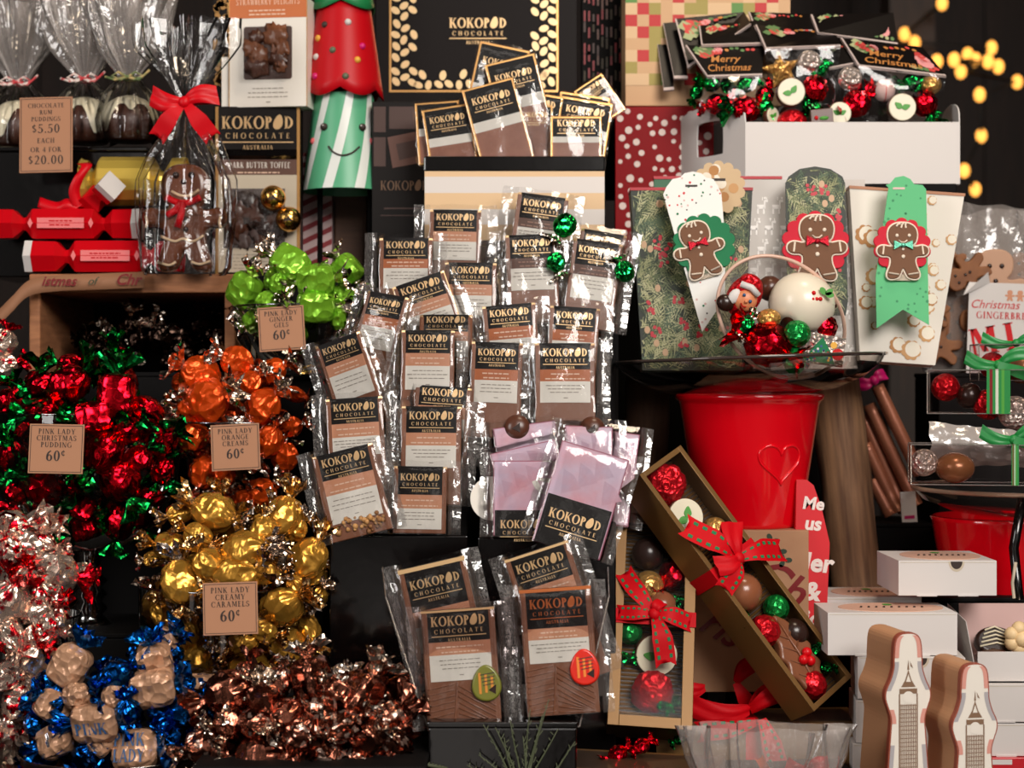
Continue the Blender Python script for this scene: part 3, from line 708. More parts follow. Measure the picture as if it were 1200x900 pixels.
# ================================================================== wrapped chocolate bars
def bar_label(w, hb, ho, hc, h, t, style, foil_mat, cap):
    """paper band round the top of a bar: gold edges, black field with the lettering, coloured band, pale panel"""
    mb = MB(); y = -t / 2 - 1.0; g = w * .068; top = h
    band = {'peach': PEACH, 'rust': RUST, 'brown': BROWNB}[style]
    hw = w / 2
    def bent(z0, z1, mat, dy=0):          # slightly rounded across the width
        n = 8
        mb.grid(lambda u, v: ((u - .5) * (w - 2 * g), y - dy + 2.2 * (2 * u - 1) ** 4 * .5, z0 + (z1 - z0) * v), n, 1, mat)
    bent(top - hb, top, BLACK); bent(top - hb - ho, top - hb, band); bent(top - hb - ho - hc, top - hb - ho, CREAM)
    for s in (-1, 1):
        mb.add([(s * (hw - g), y + 1.1, top - hb - ho - hc), (s * hw, y + 2.6, top - hb - ho - hc), (s * hw, y + 2.6, top), (s * (hw - g), y + 1.1, top)], [(0, 1, 2, 3)], foil_mat)
        mb.add([(s * hw, y + 2.6, top - hb - ho - hc), (s * hw, t / 2 + 1, top - hb - ho - hc), (s * hw, t / 2 + 1, top), (s * hw, y + 2.6, top)], [(0, 1, 2, 3)], GOLD2)
    mb.add([(-hw + g, y + .6, top), (hw - g, y + .6, top), (hw - g, t / 2 + 1, top + .8), (-hw + g, t / 2 + 1, top + .8)], [(0, 1, 2, 3)], BLACK)
    mb.add([(-hw, y + 2.4, top), (-hw + g, y + .6, top), (-hw + g, t / 2 + 1, top + .8), (-hw, t / 2 + 1, top + .8)], [(0, 1, 2, 3)], GOLD2)
    mb.add([(hw, y + 2.4, top), (hw - g, y + .6, top), (hw - g, t / 2 + 1, top + .8), (hw, t / 2 + 1, top + .8)], [(0, 1, 2, 3)], GOLD2)
    if cap:     # gold line along the folded top edge
        mb.add([(-hw, y - .2, top - cap), (hw, y - .2, top - cap), (hw, y - .2, top), (-hw, y - .2, top)], [(0, 1, 2, 3)], foil_mat)
    logo(mb, 0, top - hb * .5, w * .74, y - .7, GOLD if foil_mat is not COPPERP else COPPERP)
    pm = PALEINK if style != 'brown' else M('band_ink', (150, 110, 92), .6)
    fake_lines(mb, -w * .36, w * .36, (top - hb - ho * .45, top - hb - ho * .85), y - .35, pm, 1.5, int(w * 7 + hb))
    fake_lines(mb, -w * .4, w * .4, [top - hb - ho - hc * q for q in (.22, .38, .54)], y - .35, GREYINK, .9, int(w * 5 + hb))
    mb.rect(-2, 3, top - hb - ho - hc * .8, top - hb - ho - hc * .8 + .9, y - .35, GREYINK)
    return mb
FLAP = clear_mat('film_flap', base=.05, rough=.12, bump=(60, .6, 'noise', .004), gain=1.4, haze=.035)
def wrapper_mb(w, h, t, fl, seed, mat=CLEAR, top=8):
    """clear film: front and back sheets that meet in crimped flaps left and right"""
    mb = MB(); hw = w / 2
    for sg in (-1, 1):
        def fn(u, v, sg=sg):
            x = (u * 2 - 1) * (hw + fl); z = -1 + v * (h + top)
            q = abs(x) - hw
            pin = 1 if q < 0 else max(.03, 1 - q / 6)
            yy = sg * ((t / 2 + 2.6) * pin) + 2.2 * nz(x * .05 + seed, z * .045, seed) * (1.6 if q > 0 else .35)
            if q > 0: yy += 1.6 * math.sin(z * .35 + seed + 2 * nz(z * .08, seed)) * min(1, q / 5); x += math.copysign(2.5 * nz(z * .06, seed, x), x)
            if v > .9: yy *= 1 - (v - .9) * 8; z += 2 * nz(x * .07, seed)
            return (x, yy, z)
        f0 = len(mb.f); mb.grid(fn, 26, 16, mat)
        if fl > 6:
            hz = mb.mi(FLAP)
            for i in range(f0, len(mb.f)):
                if abs(sum(mb.v[j][0] for j in mb.f[i]) / 4) > hw + 1.5: mb.fm[i] = hz
    return mb
def bar(label, px, py, y, roll, w, h, hb, ho, hc, style='peach', lean=10, spin=0, extra=None, leaf=False, foil_mat=GOLD, cap=0, fl=17, slab=None, t=9, seed=None, sw=None):
    """(px, py) is the middle of the label's top edge in the photo; the bar hangs down from there"""
    m = rotm(roll, lean, spin); k = S(y); top = P(px, py, y)
    base = top - m @ Vector((0, 0, h * k))
    o = bpy.data.objects.new('chocolate_bar', None); COL.objects.link(o); o.location = base; o.rotation_euler = m.to_euler(); o.empty_display_size = .02
    KCUR[0] = k; tag(o, label, 'chocolate bar')
    seed = seed or (px * .37 + py * .11)
    sw = sw or w * 1.0
    sl = MB(); sm = slab or MILK
    sl.box(-sw / 2, sw / 2, -t / 2, t / 2, 0, h - 2, sm)
    if leaf:                         # embossed veined leaf pattern
        for i in range(-4, 16):
            z = i * 6.5
            for x0, x1, zz0, zz1 in ((-sw * .46, -sw * .1, z, z + 5), (-sw * .06, sw * .44, z + 16, z - 10)):
                a, b = max(zz0, 2), max(zz1, 2)
                if a < h - hb - ho - hc - 2 and b < h - hb - ho - hc - 2 and not (zz0 < 0 and zz1 < 0):
                    sl.tube([(x0, -t / 2, a), ((x0 + x1) / 2, -t / 2 - .5, (a + b) / 2), (x1, -t / 2, b)], 1.1, sm, 6)
        sl.tube([(-sw * .14, -t / 2 - .4, 2), (-sw * .06, -t / 2 - .4, h - hb - ho - hc - 2)], 1.2, sm, 6)
    slb = sl.build('chocolate_slab', o, bevel=1.2)
    if extra == 'crumb':
        r = random.Random(3); nb = MB()
        for i in range(46): nb.ball((r.uniform(-sw * .38, sw * .42), -t / 2 - r.uniform(0, 1.5), r.uniform(3, h - hb - ho - hc + 4)), r.uniform(1.4, 3.6), NUT, 8, jit=.4, seed=i)
        nb.build('nut_topping', slb)
    if extra == 'hazel':
        for (hx, hz, hr) in ((4, 34, 11), (-12, 16, 8), (12, 10, 7)):
            MB().ball((hx, -t / 2 - 1, hz), hr, HAZEL, 18, sy=.7).build('hazelnut', slb)
    if extra == 'ball':
        b = MB().ball((sw * .44, -t / 2 - 3, 12), 15.5, MIDCH, 28, sy=.6)
        b.poly([(sw * .44 - 6, 10), (sw * .44 + 3, 17), (sw * .44 + 4, 6)], -t / 2 - 13, DARKCH); b.build('chocolate_button', slb)
    if extra in ('red', 'stripe'):              # striped round cap on the corner
        d = MB(); n = 30; cx, cz = sw * .33, h * .36; cm = {'red': (M('cap_red', (214, 40, 24), .25), M('cap_orange', (232, 130, 50), .3)), 'stripe': (M('cap_olive', (112, 112, 40), .3), M('cap_amber', (202, 130, 50), .3))}[extra]
        out = [(cx + 17 * math.cos(a * 2 * PI / n) * (1 - .2 * math.sin(a * 2 * PI / n)), cz + 21 * math.sin(a * 2 * PI / n)) for a in range(n)]
        d.cookie(out, -t / 2 - 1, -t / 2 - 6, 2.5, cm[0])
        for i in range(3): d.rect(cx - 9 + i * 7, cx - 6 + i * 7, cz - 12 + i, cz + 12 - i * 2, -t / 2 - 6.4, cm[1])
        for i in range(4): d.add([(cx - 7 + i, -t / 2 - 6.6, cz + 9 - i * 4), (cx + 10, -t / 2 - 6.6, cz + 11 - i * 4), (cx + 10, -t / 2 - 6.6, cz + 12 - i * 4), (cx - 7 + i, -t / 2 - 6.6, cz + 10 - i * 4)], [(0, 1, 2, 3)], INK)
        d.poly([(cx + 2, cz - 8), (cx + 11, cz - 2), (cx + 10, cz - 13)], -t / 2 - 6.7, DARKCH)
        d.build('chocolate_button', slb)
    bar_label(w, hb, ho, hc, h, t, style, foil_mat, cap).build('paper_label', o)
    wrapper_mb(w, h, t, fl, seed).build('clear_wrapper', o)
    return o

# the tiers, front row first (photo pixel of label top middle, depth, roll ...)
bar('large wrapped bar with nut crumb at bottom left corner of the tiers', 401, 528, -.135, 14, 72, 103, 31, 18, 34, extra='crumb', lean=8, sw=74)
bar('wrapped bar at the front foot of the tiers, right of the nut crumb bar', 493, 547, -.132, -1, 62, 78, 33, 16, 24, lean=6)
bar('wrapped bar with peach band above the nut crumb bar', 415, 467, -.088, 4, 66, 110, 30, 16, 22, lean=10)
bar('bright upright wrapped bar in the middle of the second tier', 506, 477, -.09, -.5, 70, 115, 31, 15, 26, lean=9)
bar('wrapped bar tipped flat behind the bright middle bar, only its black top showing', 520, 454, -.06, -4, 66, 90, 24, 14, 22, lean=14)
bar('wrapped bar leaning left at the outer left end of the middle tier', 396, 398, -.05, 19, 56, 112, 26, 14, 32, lean=7, spin=-8)
bar('straight wrapped bar in the third tier below the row of four, gold lettering bright', 502, 388, -.05, -.5, 62, 120, 27, 15, 28, lean=8)
bar('wrapped bar with dim lettering and round brown button, middle of the third tier', 583, 402, -.05, -2, 60, 112, 32, 13, 26, style='rust', extra='ball', lean=8)
bar('wrapped bar with bright lettering and round brown button at the right of the third tier', 662, 403, -.052, 0, 70, 114, 31, 14, 25, style='rust', extra='ball', lean=8)
bar('long wrapped bar turned aside with a hazelnut showing under its label', 456, 346, -.012, -14, 52, 120, 28, 13, 26, style='rust', extra='hazel', lean=10, spin=-16)
bar('wrapped bar standing behind the dim lettered bar, left of its twin', 596, 358, -.012, 5, 62, 110, 27, 14, 24, style='rust', lean=10)
bar('wrapped bar at the right end of the fourth tier by the evergreen paper bag', 674, 361, -.012, -4, 58, 110, 28, 13, 24, style='rust', lean=10)
bar('dark wrapped bar lying almost hidden above the straight third tier bar', 523, 371, -.015, 0, 62, 70, 22, 12, 20, lean=24)
bar('wrapped bar tilted steeply left in the fifth tier', 490, 328, .02, 19, 64, 104, 27, 14, 24, lean=9, sw=62)
bar('upright wrapped bar right of the steeply tilted bar', 552, 309, .032, -1, 60, 110, 26, 13, 26, lean=9)
bar('wrapped bar with brown band beside the green foil twist', 622, 276, .045, 2, 60, 104, 28, 12, 26, style='brown', lean=8)
bar('wrapped bar with brown band at the far right of the upper tiers', 701, 284, .045, -8, 58, 104, 30, 12, 28, style='brown', lean=8)
bar('wrapped bar peeping out behind the right brown band bar', 708, 273, .064, -10, 54, 104, 26, 12, 26, style='brown', lean=8)
bar('wrapped bar with dim lettering at the upper left of the tiers', 476, 280, .07, 0, 62, 108, 25, 11, 24, style='rust', lean=8)
bar('wrapped bar in the topmost tier under the striped tub, left of two', 534, 247, .10, -1, 60, 110, 26, 12, 22, style='peach', lean=8, fl=18)
bar('wrapped bar in the topmost tier tilted right under the striped tub', 637, 230, .10, -8, 60, 110, 30, 11, 22, style='brown', lean=8, fl=18)
# the four in the clear tray
bar('large wrapped bar tilted left at the back left of the clear tray', 505, 660, -.232, 13, 80, 160, 52, 18, 30, lean=5, cap=5, leaf=True)
bar('large wrapped bar tilted left at the back right of the clear tray', 628, 645, -.232, 18, 78, 160, 40, 16, 30, lean=5, cap=3)
bar('large wrapped bar with striped olive cap at front left of the clear tray', 536, 714, -.262, 4, 86, 136, 37, 15, 30, lean=8, cap=2.5, extra='stripe', leaf=True, t=10)
bar('large wrapped bar with copper lettering and red cap at front right of the tray', 650, 689, -.262, 4, 84, 146, 46, 13, 27, lean=8, cap=4, extra='red', leaf=True, foil_mat=COPPERP, t=10)

# clear tray around them
def clear_tray():
    t = thing('clear_tray', 'clear plastic tray holding the four large bars', 'tray', 590, 846, -.249)
    f = [(-88, 0), (88, 0), (124, 178), (118, 178), (84, 5), (-84, 5), (-138, 178), (-144, 178)]
    b = MB()
    for yy in (-27, 30): b.poly([(-88, 0), (88, 0), (122, 150), (-136, 150)] if yy < 0 else [(-88, 0), (88, 0), (124, 178), (-144, 178)], yy, PET)
    b.add([(-88, -27, 0), (-88, 30, 0), (-144, 30, 178), (-136, -27, 150)], [(0, 1, 2, 3)], PET)
    b.add([(88, -27, 0), (88, 30, 0), (124, 30, 178), (122, -27, 150)], [(0, 1, 2, 3)], PET)
    b.add([(-88, -27, 0), (88, -27, 0), (88, 30, 0), (-88, 30, 0)], [(0, 1, 2, 3)], PET)
    b.build('tray_body', t)
    e = MB()
    for p in (((-88, -27, 0), (-136, -27, 150)), ((88, -27, 0), (122, -27, 150)), ((-88, -27, 0), (88, -27, 0)), ((-136, -27, 150), (-144, 30, 178)), ((122, -27, 150), (124, 30, 178))):
        e.tube(p, 1.0, PETEDGE, 6)
    e.build('tray_edge', t)
clear_tray()

# ---- pink bars
PINKB = M('pink_bar', (220, 156, 170), .32, var=(26, (206, 180, 202), .35, .62), bump=(30, .2, 'noise', .003))
PINKS = M('pink_edge', (168, 92, 112), .4)
def pink_bar(label, px, py, y, roll, w, h, hl, lean=10, wordy=True, spin=0, sticker=None, t=11):
    m = rotm(roll, lean, spin); k = S(y); top = P(px, py, y); base = top - m @ Vector((0, 0, h * k))
    o = bpy.data.objects.new('pink_chocolate_bar', None); COL.objects.link(o); o.location = base; o.rotation_euler = m.to_euler()
    KCUR[0] = k; tag(o, label, 'chocolate bar')
    s = MB().box(-w / 2, w / 2, -t / 2 + 1.5, t / 2, 0, h, PINKS); s.box(-w / 2 + 1.2, w / 2 - 1.2, -t / 2, -t / 2 + 2, 1.2, h - 1.2, PINKB)
    for i in range(4):      # soft moulded facets on its face
        x, z = -w * .3 + i * w * .2, h * (.5 + .1 * (i % 3))
        s.add([(x, -t / 2 - .1, z), (x + w * .26, -t / 2 - .1, z + h * .1), (x + w * .12, -t / 2 - 1.6, z + h * .2)], [(0, 1, 2)], PINKB)
        s.add([(x, -t / 2 - .1, z), (x + w * .12, -t / 2 - 1.6, z + h * .2), (x - w * .06, -t / 2 - .1, z + h * .24)], [(0, 1, 2)], PINKB)
    s.build('chocolate_slab', o, bevel=1)
    if hl:
        l = MB().box(-w * .47 if wordy else -w / 2, w * .47 if wordy else w / 2, -t / 2 - .8, -t / 2 - .1, 0, hl, BLACK)
        logo(l, 0, hl * (.55 if hl > 40 else .30), w * .76, -t / 2 - 1.1, GOLD); l.build('paper_label', o)
    if sticker:
        MB().cookie(circ(sticker[0], sticker[1], sticker[2], 30), -1 + t / 2, -2 + t / 2, .5, CREAM).build('round_label', o)
    wrapper_mb(w, h, t, 15, px * .2, top=10).build('clear_wrapper', o)
pink_bar('pink chocolate bar tilted right at the front of its box, large black label', 698, 528, -.138, -17, 82, 122, 58, sticker=(-44, 76, 20), lean=9)
pink_bar('upright pink chocolate bar at front left with a black label at its foot', 613, 540, -.132, 0, 70, 88, 30, lean=7, sticker=(-36, 44, 26))
pink_bar('pink chocolate bar slanting behind the upright pink bar', 612, 524, -.085, 13, 78, 96, 0, lean=12)
pink_bar('pink chocolate bar lying highest at the left of the pink group', 614, 498, -.068, 8, 74, 120, 0, lean=14)
pink_bar('pale pink bar peeping over the tilted pink bar', 690, 500, -.075, -2, 56, 110, 0, lean=12)
pink_bar('pink bar at the right end of the group, mostly hidden', 728, 507, -.06, -8, 44, 110, 0, lean=12)

# ---- green foil twists tucked among the upper bars
gr = foilU('foil_green_bright', (30, 190, 90), .16)
def twist(label, px, py, y, s, rot):
    o = bpy.data.objects.new('foil_twist', GBODY); COL.objects.link(o); o.location = P(px, py, y); o.rotation_euler = rot; o.scale = (s * S(y),) * 3
    c = bpy.data.objects.new('twist_end', GEND); COL.objects.link(c); c.parent = o
    tag(o, label, 'sweet')
GBODY = candy_body('sweet_body', gr, 301, 'round'); GEND = candy_end('twist_end', FO['silver'], 302)
twist('green foil sweet between the striped tub and the brown band bars', 662, 264, .035, 15, (0, 2.2, 0))
twist('green foil twist lying over the edge of the brown band bar', 652, 307, .025, 12, (0, 1.2, .3))
twist('dark green foil twist between the upper bars and the evergreen bag', 732, 318, .03, 13, (.4, 4.4, 0))

# ---- white striped tub with gold-edged bars standing in it
t = thing('striped_tub', 'cream striped square tub with a glossy black rim, full of gold edged bars', 'tub', 603, 282, .15)
STR = M('stripe_cream', (226, 190, 146), .4); STRW = M('stripe_white', (222, 214, 208), .4)
b = MB(); zz = 0
for i, (hh, mt) in enumerate(((18, STR), (18, STRW), (19, STR), (19, STRW), (9, STR))):
    b.box(-105, 105, -8, 92, zz, zz + hh, mt); zz += hh
b.build('tub_body', t)
MB().box(-106, 106, -9, 93, zz - 3, zz + 15, GLOSSBLACK).build('rim', t, bevel=2)
GCH = M('pictured_chocolate', (152, 92, 66), .35, var=(24, (132, 74, 50), .4, .6))
def gold_bar(label, px, py, y, roll, w, h, lean=4, spin=0):
    m = rotm(roll, lean, spin); k = S(y); base = P(px, py, y) - m @ Vector((0, 0, h * k))
    o = bpy.data.objects.new('gold_edged_bar', None); COL.objects.link(o); o.location = base; o.rotation_euler = m.to_euler(); KCUR[0] = k
    tag(o, label, 'chocolate bar', None)
    e = 2.6
    MB().box(-w / 2, w / 2, -4, 4, 0, h, GOLD2).build('gold_case', o, bevel=1)
    l = MB(); l.rect(-w / 2 + e, w / 2 - e, h * .58, h - e, -4.25, BLACK); l.rect(-w / 2 + e, w / 2 - e, h * .46, h * .58, -4.25, CREAM); l.rect(-w / 2 + e, w / 2 - e, e, h * .46, -4.25, GCH)
    logo(l, 0, h * .79, w * .74, -4.6, GOLD); l.build('paper_label', o)
    wrapper_mb(w, h, 8, 2, px, top=4).build('clear_wrapper', o)
G = 'gold edged bar in the striped tub, '
for a in ((G + 'big and tilted left at its front', 571, 99, .166, 15, 62, 100), (G + 'leaning left at its left end', 522, 126, .172, 9, 56, 84),
          (G + 'upright in its middle, right of the big one', 625, 124, .174, 0, 46, 70), (G + 'shining and upright near its right end', 675, 137, .164, 0, 60, 58),
          (G + 'tilted left high behind the big one', 597, 70, .178, 14, 60, 110), (G + 'highest, leaning right against the black box', 592, 55, .196, -12, 60, 118),
          (G + 'low and tilted right behind the upright one', 630, 110, .176, -9, 62, 74), (G + 'barely showing behind the left one', 512, 120, .18, 4, 52, 74),
          (G + 'tilted right behind the shining one', 688, 118, .178, -9, 62, 82), (G + 'at the right end, third from the front', 686, 112, .192, -8, 60, 86), (G + 'turned cornerwise at the back right', 688, 97, .212, 34, 40, 52),
          (G + 'at its back right corner, edge glinting', 698, 121, .204, -11, 40, 78)):
    gold_bar(*a)
# ================================================================== upper left: puddings, crackers, gingerbread man, boxes
def cello_bag(mb, prof, nzs, mat, sx=1, sy=1, k=9, amp=.12, seed=0, na=96):
    """gathered clear bag; prof = list of (radius, height, pleat depth)"""
    def fn(u, v):
        q = v * (len(prof) - 1); i = min(int(q), len(prof) - 2); f = q - i
        r0, z0, p0 = prof[i]; r1, z1, p1 = prof[i + 1]
        r, z, p = r0 + (r1 - r0) * f, z0 + (z1 - z0) * f, p0 + (p1 - p0) * f
        a = 2 * PI * u
        rr = r * (1 + p * math.sin(k * a + 2.5 * nz(a * 1.5, z * .01, seed)) + p * .5 * math.sin((k * 2 + 1) * a + seed) + p * .6 * nz(math.cos(a) * 2, math.sin(a) * 2 + seed, z * .02))
        return (rr * math.cos(a) * sx, rr * math.sin(a) * sy, z + (8 * nz(a * 2, seed) * v * v))
    mb.grid(fn, na, nzs, mat, True)
ICING = M('white_icing', (222, 212, 184), .4); PUD = M('pudding_brown', (72, 40, 28), .45, bump=(60, .3, 'noise', .002))
def pudding(label, px, py, y, s, ribbon, seed, flare=52, top=160):
    t = thing('bagged_pudding', label, 'pudding', px, py, y)
    MB().lathe([(0, 0), (26 * s, 0), (33 * s, 10), (34 * s, 24), (28 * s, 40), (15 * s, 49), (0, 52)], PUD, 40).build('pudding', t); pd_ = t.children[0] if t.children else t
    ic = MB()
    def fn(u, v):
        a = 2 * PI * u; dr = 10 + 26 * max(0, math.sin(3 * a + seed)) ** 1.4 + 8 * max(0, math.sin(7 * a + seed * 2))
        zz = 53.5 - dr * v - 3 * v
        r = 35.5 * s * max(0, 1 - max(0, (zz - 18) / 36) ** 2.2) ** .5
        return (r * math.cos(a), r * math.sin(a), zz)
    ic.grid(fn, 60, 8, ICING, True); ic.build('icing', pd_)
    b = MB(); cello_bag(b, [(36 * s, 0, .03), (39 * s, 25, .05), (26 * s, 55, .16), (9, 74, .25)], 18, CLEARG, seed=seed, k=8); cb = b.build('clear_bag', t)
    b = MB(); cello_bag(b, [(9, 74, .25), (13, 84, .3), (30, 110, .26), (flare * .8, 140, .2), (flare, top, .16)], 30, CLEARH, seed=seed, k=8, sy=.5); b.build('bag_top', cb)
    rb = MB(); rb.tube([(10 * math.cos(a * PI / 8), 10 * math.sin(a * PI / 8), 74) for a in range(16)], 2.2, ribbon, 6, True)
    for d in (-1, 1):
        rb.tube([(0, -11, 74), (d * 10, -14, 79), (d * 18, -13, 75), (d * 8, -13, 70), (0, -11, 74)], 1.6, ribbon, 6); rb.tube([(0, -11, 74), (d * 14, -14, 70), (d * 26, -12, 78 + 4 * d)], 1.5, ribbon, 6)
    rb.build('tie', t)
TWINE = M('red_white_twine', (206, 60, 66), .6, var=(160, (236, 220, 210), .45, .55)); GTWINE = M('green_gold_twine', (110, 130, 80), .5, var=(120, (206, 180, 120), .45, .6))
plinth('display_tray', 'dark glossy tray holding the bagged puddings', -16, 172, 172, .235, .37, GLOSSBLACK, 'tray', bottom=(450 - 321) * S(.17), lip=True)
pudding('iced pudding in a clear bag behind the tall price card', 22, 172, .335, 1.0, TWINE, 1.0, 60, 178)
pudding('iced pudding in a clear bag with red and white twine', 100, 168, .295, .98, TWINE, 4.4, 54, 172)
pudding('iced pudding in a clear bag tied with green twine', 152, 166, .27, .98, GTWINE, 2.2, 50, 168)

# ---- gingerbread man of milk chocolate in a clear bag
GBH = [(0, 100), (14, 98), (24, 90), (27, 77), (24, 64), (18, 57), (25, 55), (37, 57), (46, 53), (47, 44), (40, 38), (28, 37), (23, 32), (24, 20), (30, 4), (28, -4), (20, -6), (10, -3), (5, 5), (0, 14)]
def gb_outline(s): return catmull(mirror([(x * s, z * s) for x, z in GBH]), 4)
t = thing('bagged_gingerbread_man', 'milk chocolate gingerbread man in a clear bag with a red bow', 'gingerbread man', 216, 320, .135, lean=3)
ol = [(x * 1.06, z * 1.2 + 9) for x, z in gb_outline(1.0)]
bd = MB().cookie(ol, 10, -9, 9, M('glossy_chocolate', (104, 58, 38), .2, bump=(60, .12, 'noise', .002))).build('body', t)
ic = MB()
for pth in ([(-26, 42), (-10, 36), (0, 39), (12, 36), (24, 43)], [(-30, 12), (-16, 8), (-8, 12)], [(10, 12), (20, 9), (32, 13)], [(-14, 95), (-4, 90), (8, 90), (18, 97)], [(-44, 66), (-42, 58), (-44, 52)], [(44, 66), (42, 58), (44, 52)]):
    ic.tube([(x, -10, z) for x, z in catmull(pth, 4, False)], 1.7, M('caramel_icing', (222, 190, 154), .35), 6)
ic.build('icing', bd)
fc = MB()
for x, z, r in ((-9, 114, 4), (9, 114, 4), (0, 106, 3.4)): fc.ball((x, -10, z), r, DARKCH, 12)
for z in (62, 50): fc.ball((3, -10, z), 3.4, DARKCH, 12)
fc.build('face', bd)
sc_ = MB(); sc_.tube([(x, -11, z) for x, z in catmull([(-20, 88), (-8, 82), (6, 81), (20, 88)], 4, False)], 4, SATIN, 8)
sc_.tube([(-2, -13, 82), (-8, -14, 72), (-18, -13, 66)], 4.4, SATIN, 8); sc_.tube([(0, -13, 82), (-2, -14, 66), (-6, -13, 52)], 4.4, SATIN, 8); sc_.build('scarf', bd)
b = MB(); cello_bag(b, [(48, -2, .02), (53, 8, .05), (56, 60, .06), (55, 110, .08), (42, 140, .14), (22, 172, .3), (10, 196, .4), (9, 206, .4), (24, 232, .35), (44, 268, .3), (50, 300, .25)], 60, CLEARG, sy=.42, k=7, seed=5.5, na=120); b.build('clear_bag', t)
bw = MB(); bow_loop(bw, 168, 40, 10, 24, 7, SATIN, -9, (0, 200)); bow_loop(bw, 12, 40, 10, 24, 7, SATIN, -9, (0, 200))
bow_tail(bw, 232, 52, 9, 21, SATIN, -10, (-2, 198)); bow_tail(bw, 308, 52, 9, 21, SATIN, -10, (2, 198)); bw.ball((0, -12, 200), 7, SATIN, 14, sy=.7); bw.build('bow', t)

# ---- christmas crackers stacked on the crate
CRK = M('cracker_red', (196, 6, 20), .3, spec=.3); CRP = M('cracker_print', (236, 120, 120), .4)
def cracker(label, px, py, y, L, r, mat, yaw=0, roll=0, facets=6, ends=(40, 40), pr=True, endcap=(True, True), pm=CRP):
    """barrel with pinched necks and flared ends, lying along its own x axis; (px, py) is the barrel's middle"""
    t = thing('christmas_cracker', label, 'cracker', px, py, y, roll=roll, yaw=yaw)
    def rings(pts, n=facets, mt=mat):
        mb = MB(); vs = []; m = n * 6
        for x, rr in pts:
            for i in range(m):
                a = 2 * PI * i / m + PI / n; q = math.cos(PI / n) / math.cos(((a + PI / n * 0) % (2 * PI / n)) - PI / n)
                vs.append((x, rr * q * math.cos(a), rr * q * math.sin(a)))
        fs = [(k * m + i, k * m + (i + 1) % m, (k + 1) * m + (i + 1) % m, (k + 1) * m + i) for k in range(len(pts) - 1) for i in range(m)]
        return mb.add(vs, fs, mt, False)
    h = L / 2
    b = rings([(-h, r * .45), (-h + 8, r * .97), (-h + 10, r), (h - 10, r), (h - 8, r * .97), (h, r * .45)])
    if pr:
        b.rect(-h * .62, h * .62, -r * .30, r * .30, -r * .99, pm)
        fake_lines(b, -h * .4, h * .4, (r * .08, -r * .16), -r * 1.0, mat, 1.6, px)
        for q in (-.8, .8): b.poly([(q * h - 3, 0), (q * h, r * .3), (q * h + 3, 0), (q * h, -r * .3)], -r * 1.0, pm)
    b.build('barrel', t)
    for sg, e, cp in ((-1, ends[0], endcap[0]), (1, ends[1], endcap[1])):
        if not e: continue
        m_ = rings([(sg * h, r * .45), (sg * (h + 4), r * .4), (sg * (h + 14), r * .95), (sg * (h + e), r * .98), (sg * (h + e), r * .9), (sg * (h + e - 8), r * .85)])
        fe = m_.build('flared_end', t)
        if cp: rings([(sg * (h + e - 3), r * 1.0), (sg * (h + e + 6), r * 1.0), (sg * (h + e + 6), r * .2), (sg * (h + e + 6), 0.01)], mt=WHITE).build('white_cap', fe)
    return t
cracker('red cracker lying in front on the crate, white print band on its barrel', 128, 301, .185, 92, 21, CRK, ends=(44, 40), endcap=(True, False))
cracker('red cracker lying on top of the front one, white cap at its right end', 76, 263, .195, 88, 20, CRK, ends=(40, 40), endcap=(False, True))
cracker('red cracker pointing outward with its square white end up', 106, 238, .205, 44, 18, CRK, yaw=-48, roll=18, ends=(0, 26), facets=4, pr=False)
MB2 = MB(); 
t = thing('red_ribbon_tie', 'curl of red ribbon standing up on the stacked crackers', 'ribbon', 92, 243, .19)
rb = MB(); rb.strip(catmull([(0, 0, 0), (-4, -4, 18), (2, -6, 34), (10, -2, 48), (4, 2, 52)], 5, False), (6, 2, 1), SATIN); rb.strip(catmull([(0, 0, 0), (-14, -4, 4), (-26, -3, 0), (-46, -2, 6)], 5, False), (1, 2, 6), SATIN)
rb.strip(catmull([(0, 0, 2), (-12, -4, -10), (-16, -4, -26)], 5, False), (6, 1, 3), SATIN); rb.build('ribbon_strip', t, solid=.8)
GOLDC = M('cracker_gold', (240, 204, 92), .3, .55)
cracker('shiny gold cracker behind the gingerbread man', 150, 213, .222, 78, 29, GOLDC, ends=(14, 30), facets=14, pr=False, endcap=(False, False))

# ---- printed ribbon draped over the crate edge
t = thing('printed_ribbon', 'kraft ribbon with red script draped over the crate edge', 'ribbon', 30, 340, .16)
PRN = M('kraft_ribbon', (150, 104, 74), .7)
path = catmull([(140, -2, 12), (90, -3, 10), (40, -4, 8), (6, -6, 2), (-14, -10, -18), (-34, -10, -36), (-60, -6, -40)], 6, False)
rb = MB(); rb.strip(path, (0, 1.5, 9.5), PRN); rb.build('ribbon_strip', t, solid=.8)
tx = MB(); tx.script('istmas', 42, 5, 16, -8, DKRED, bold=.02); tx.script('of', 82, 6, 13, -8, M('ink_green', (30, 60, 36), .6)); tx.script('Chr', 124, 6, 18, -8, DKRED, bold=.02); tx.build('lettering', t)

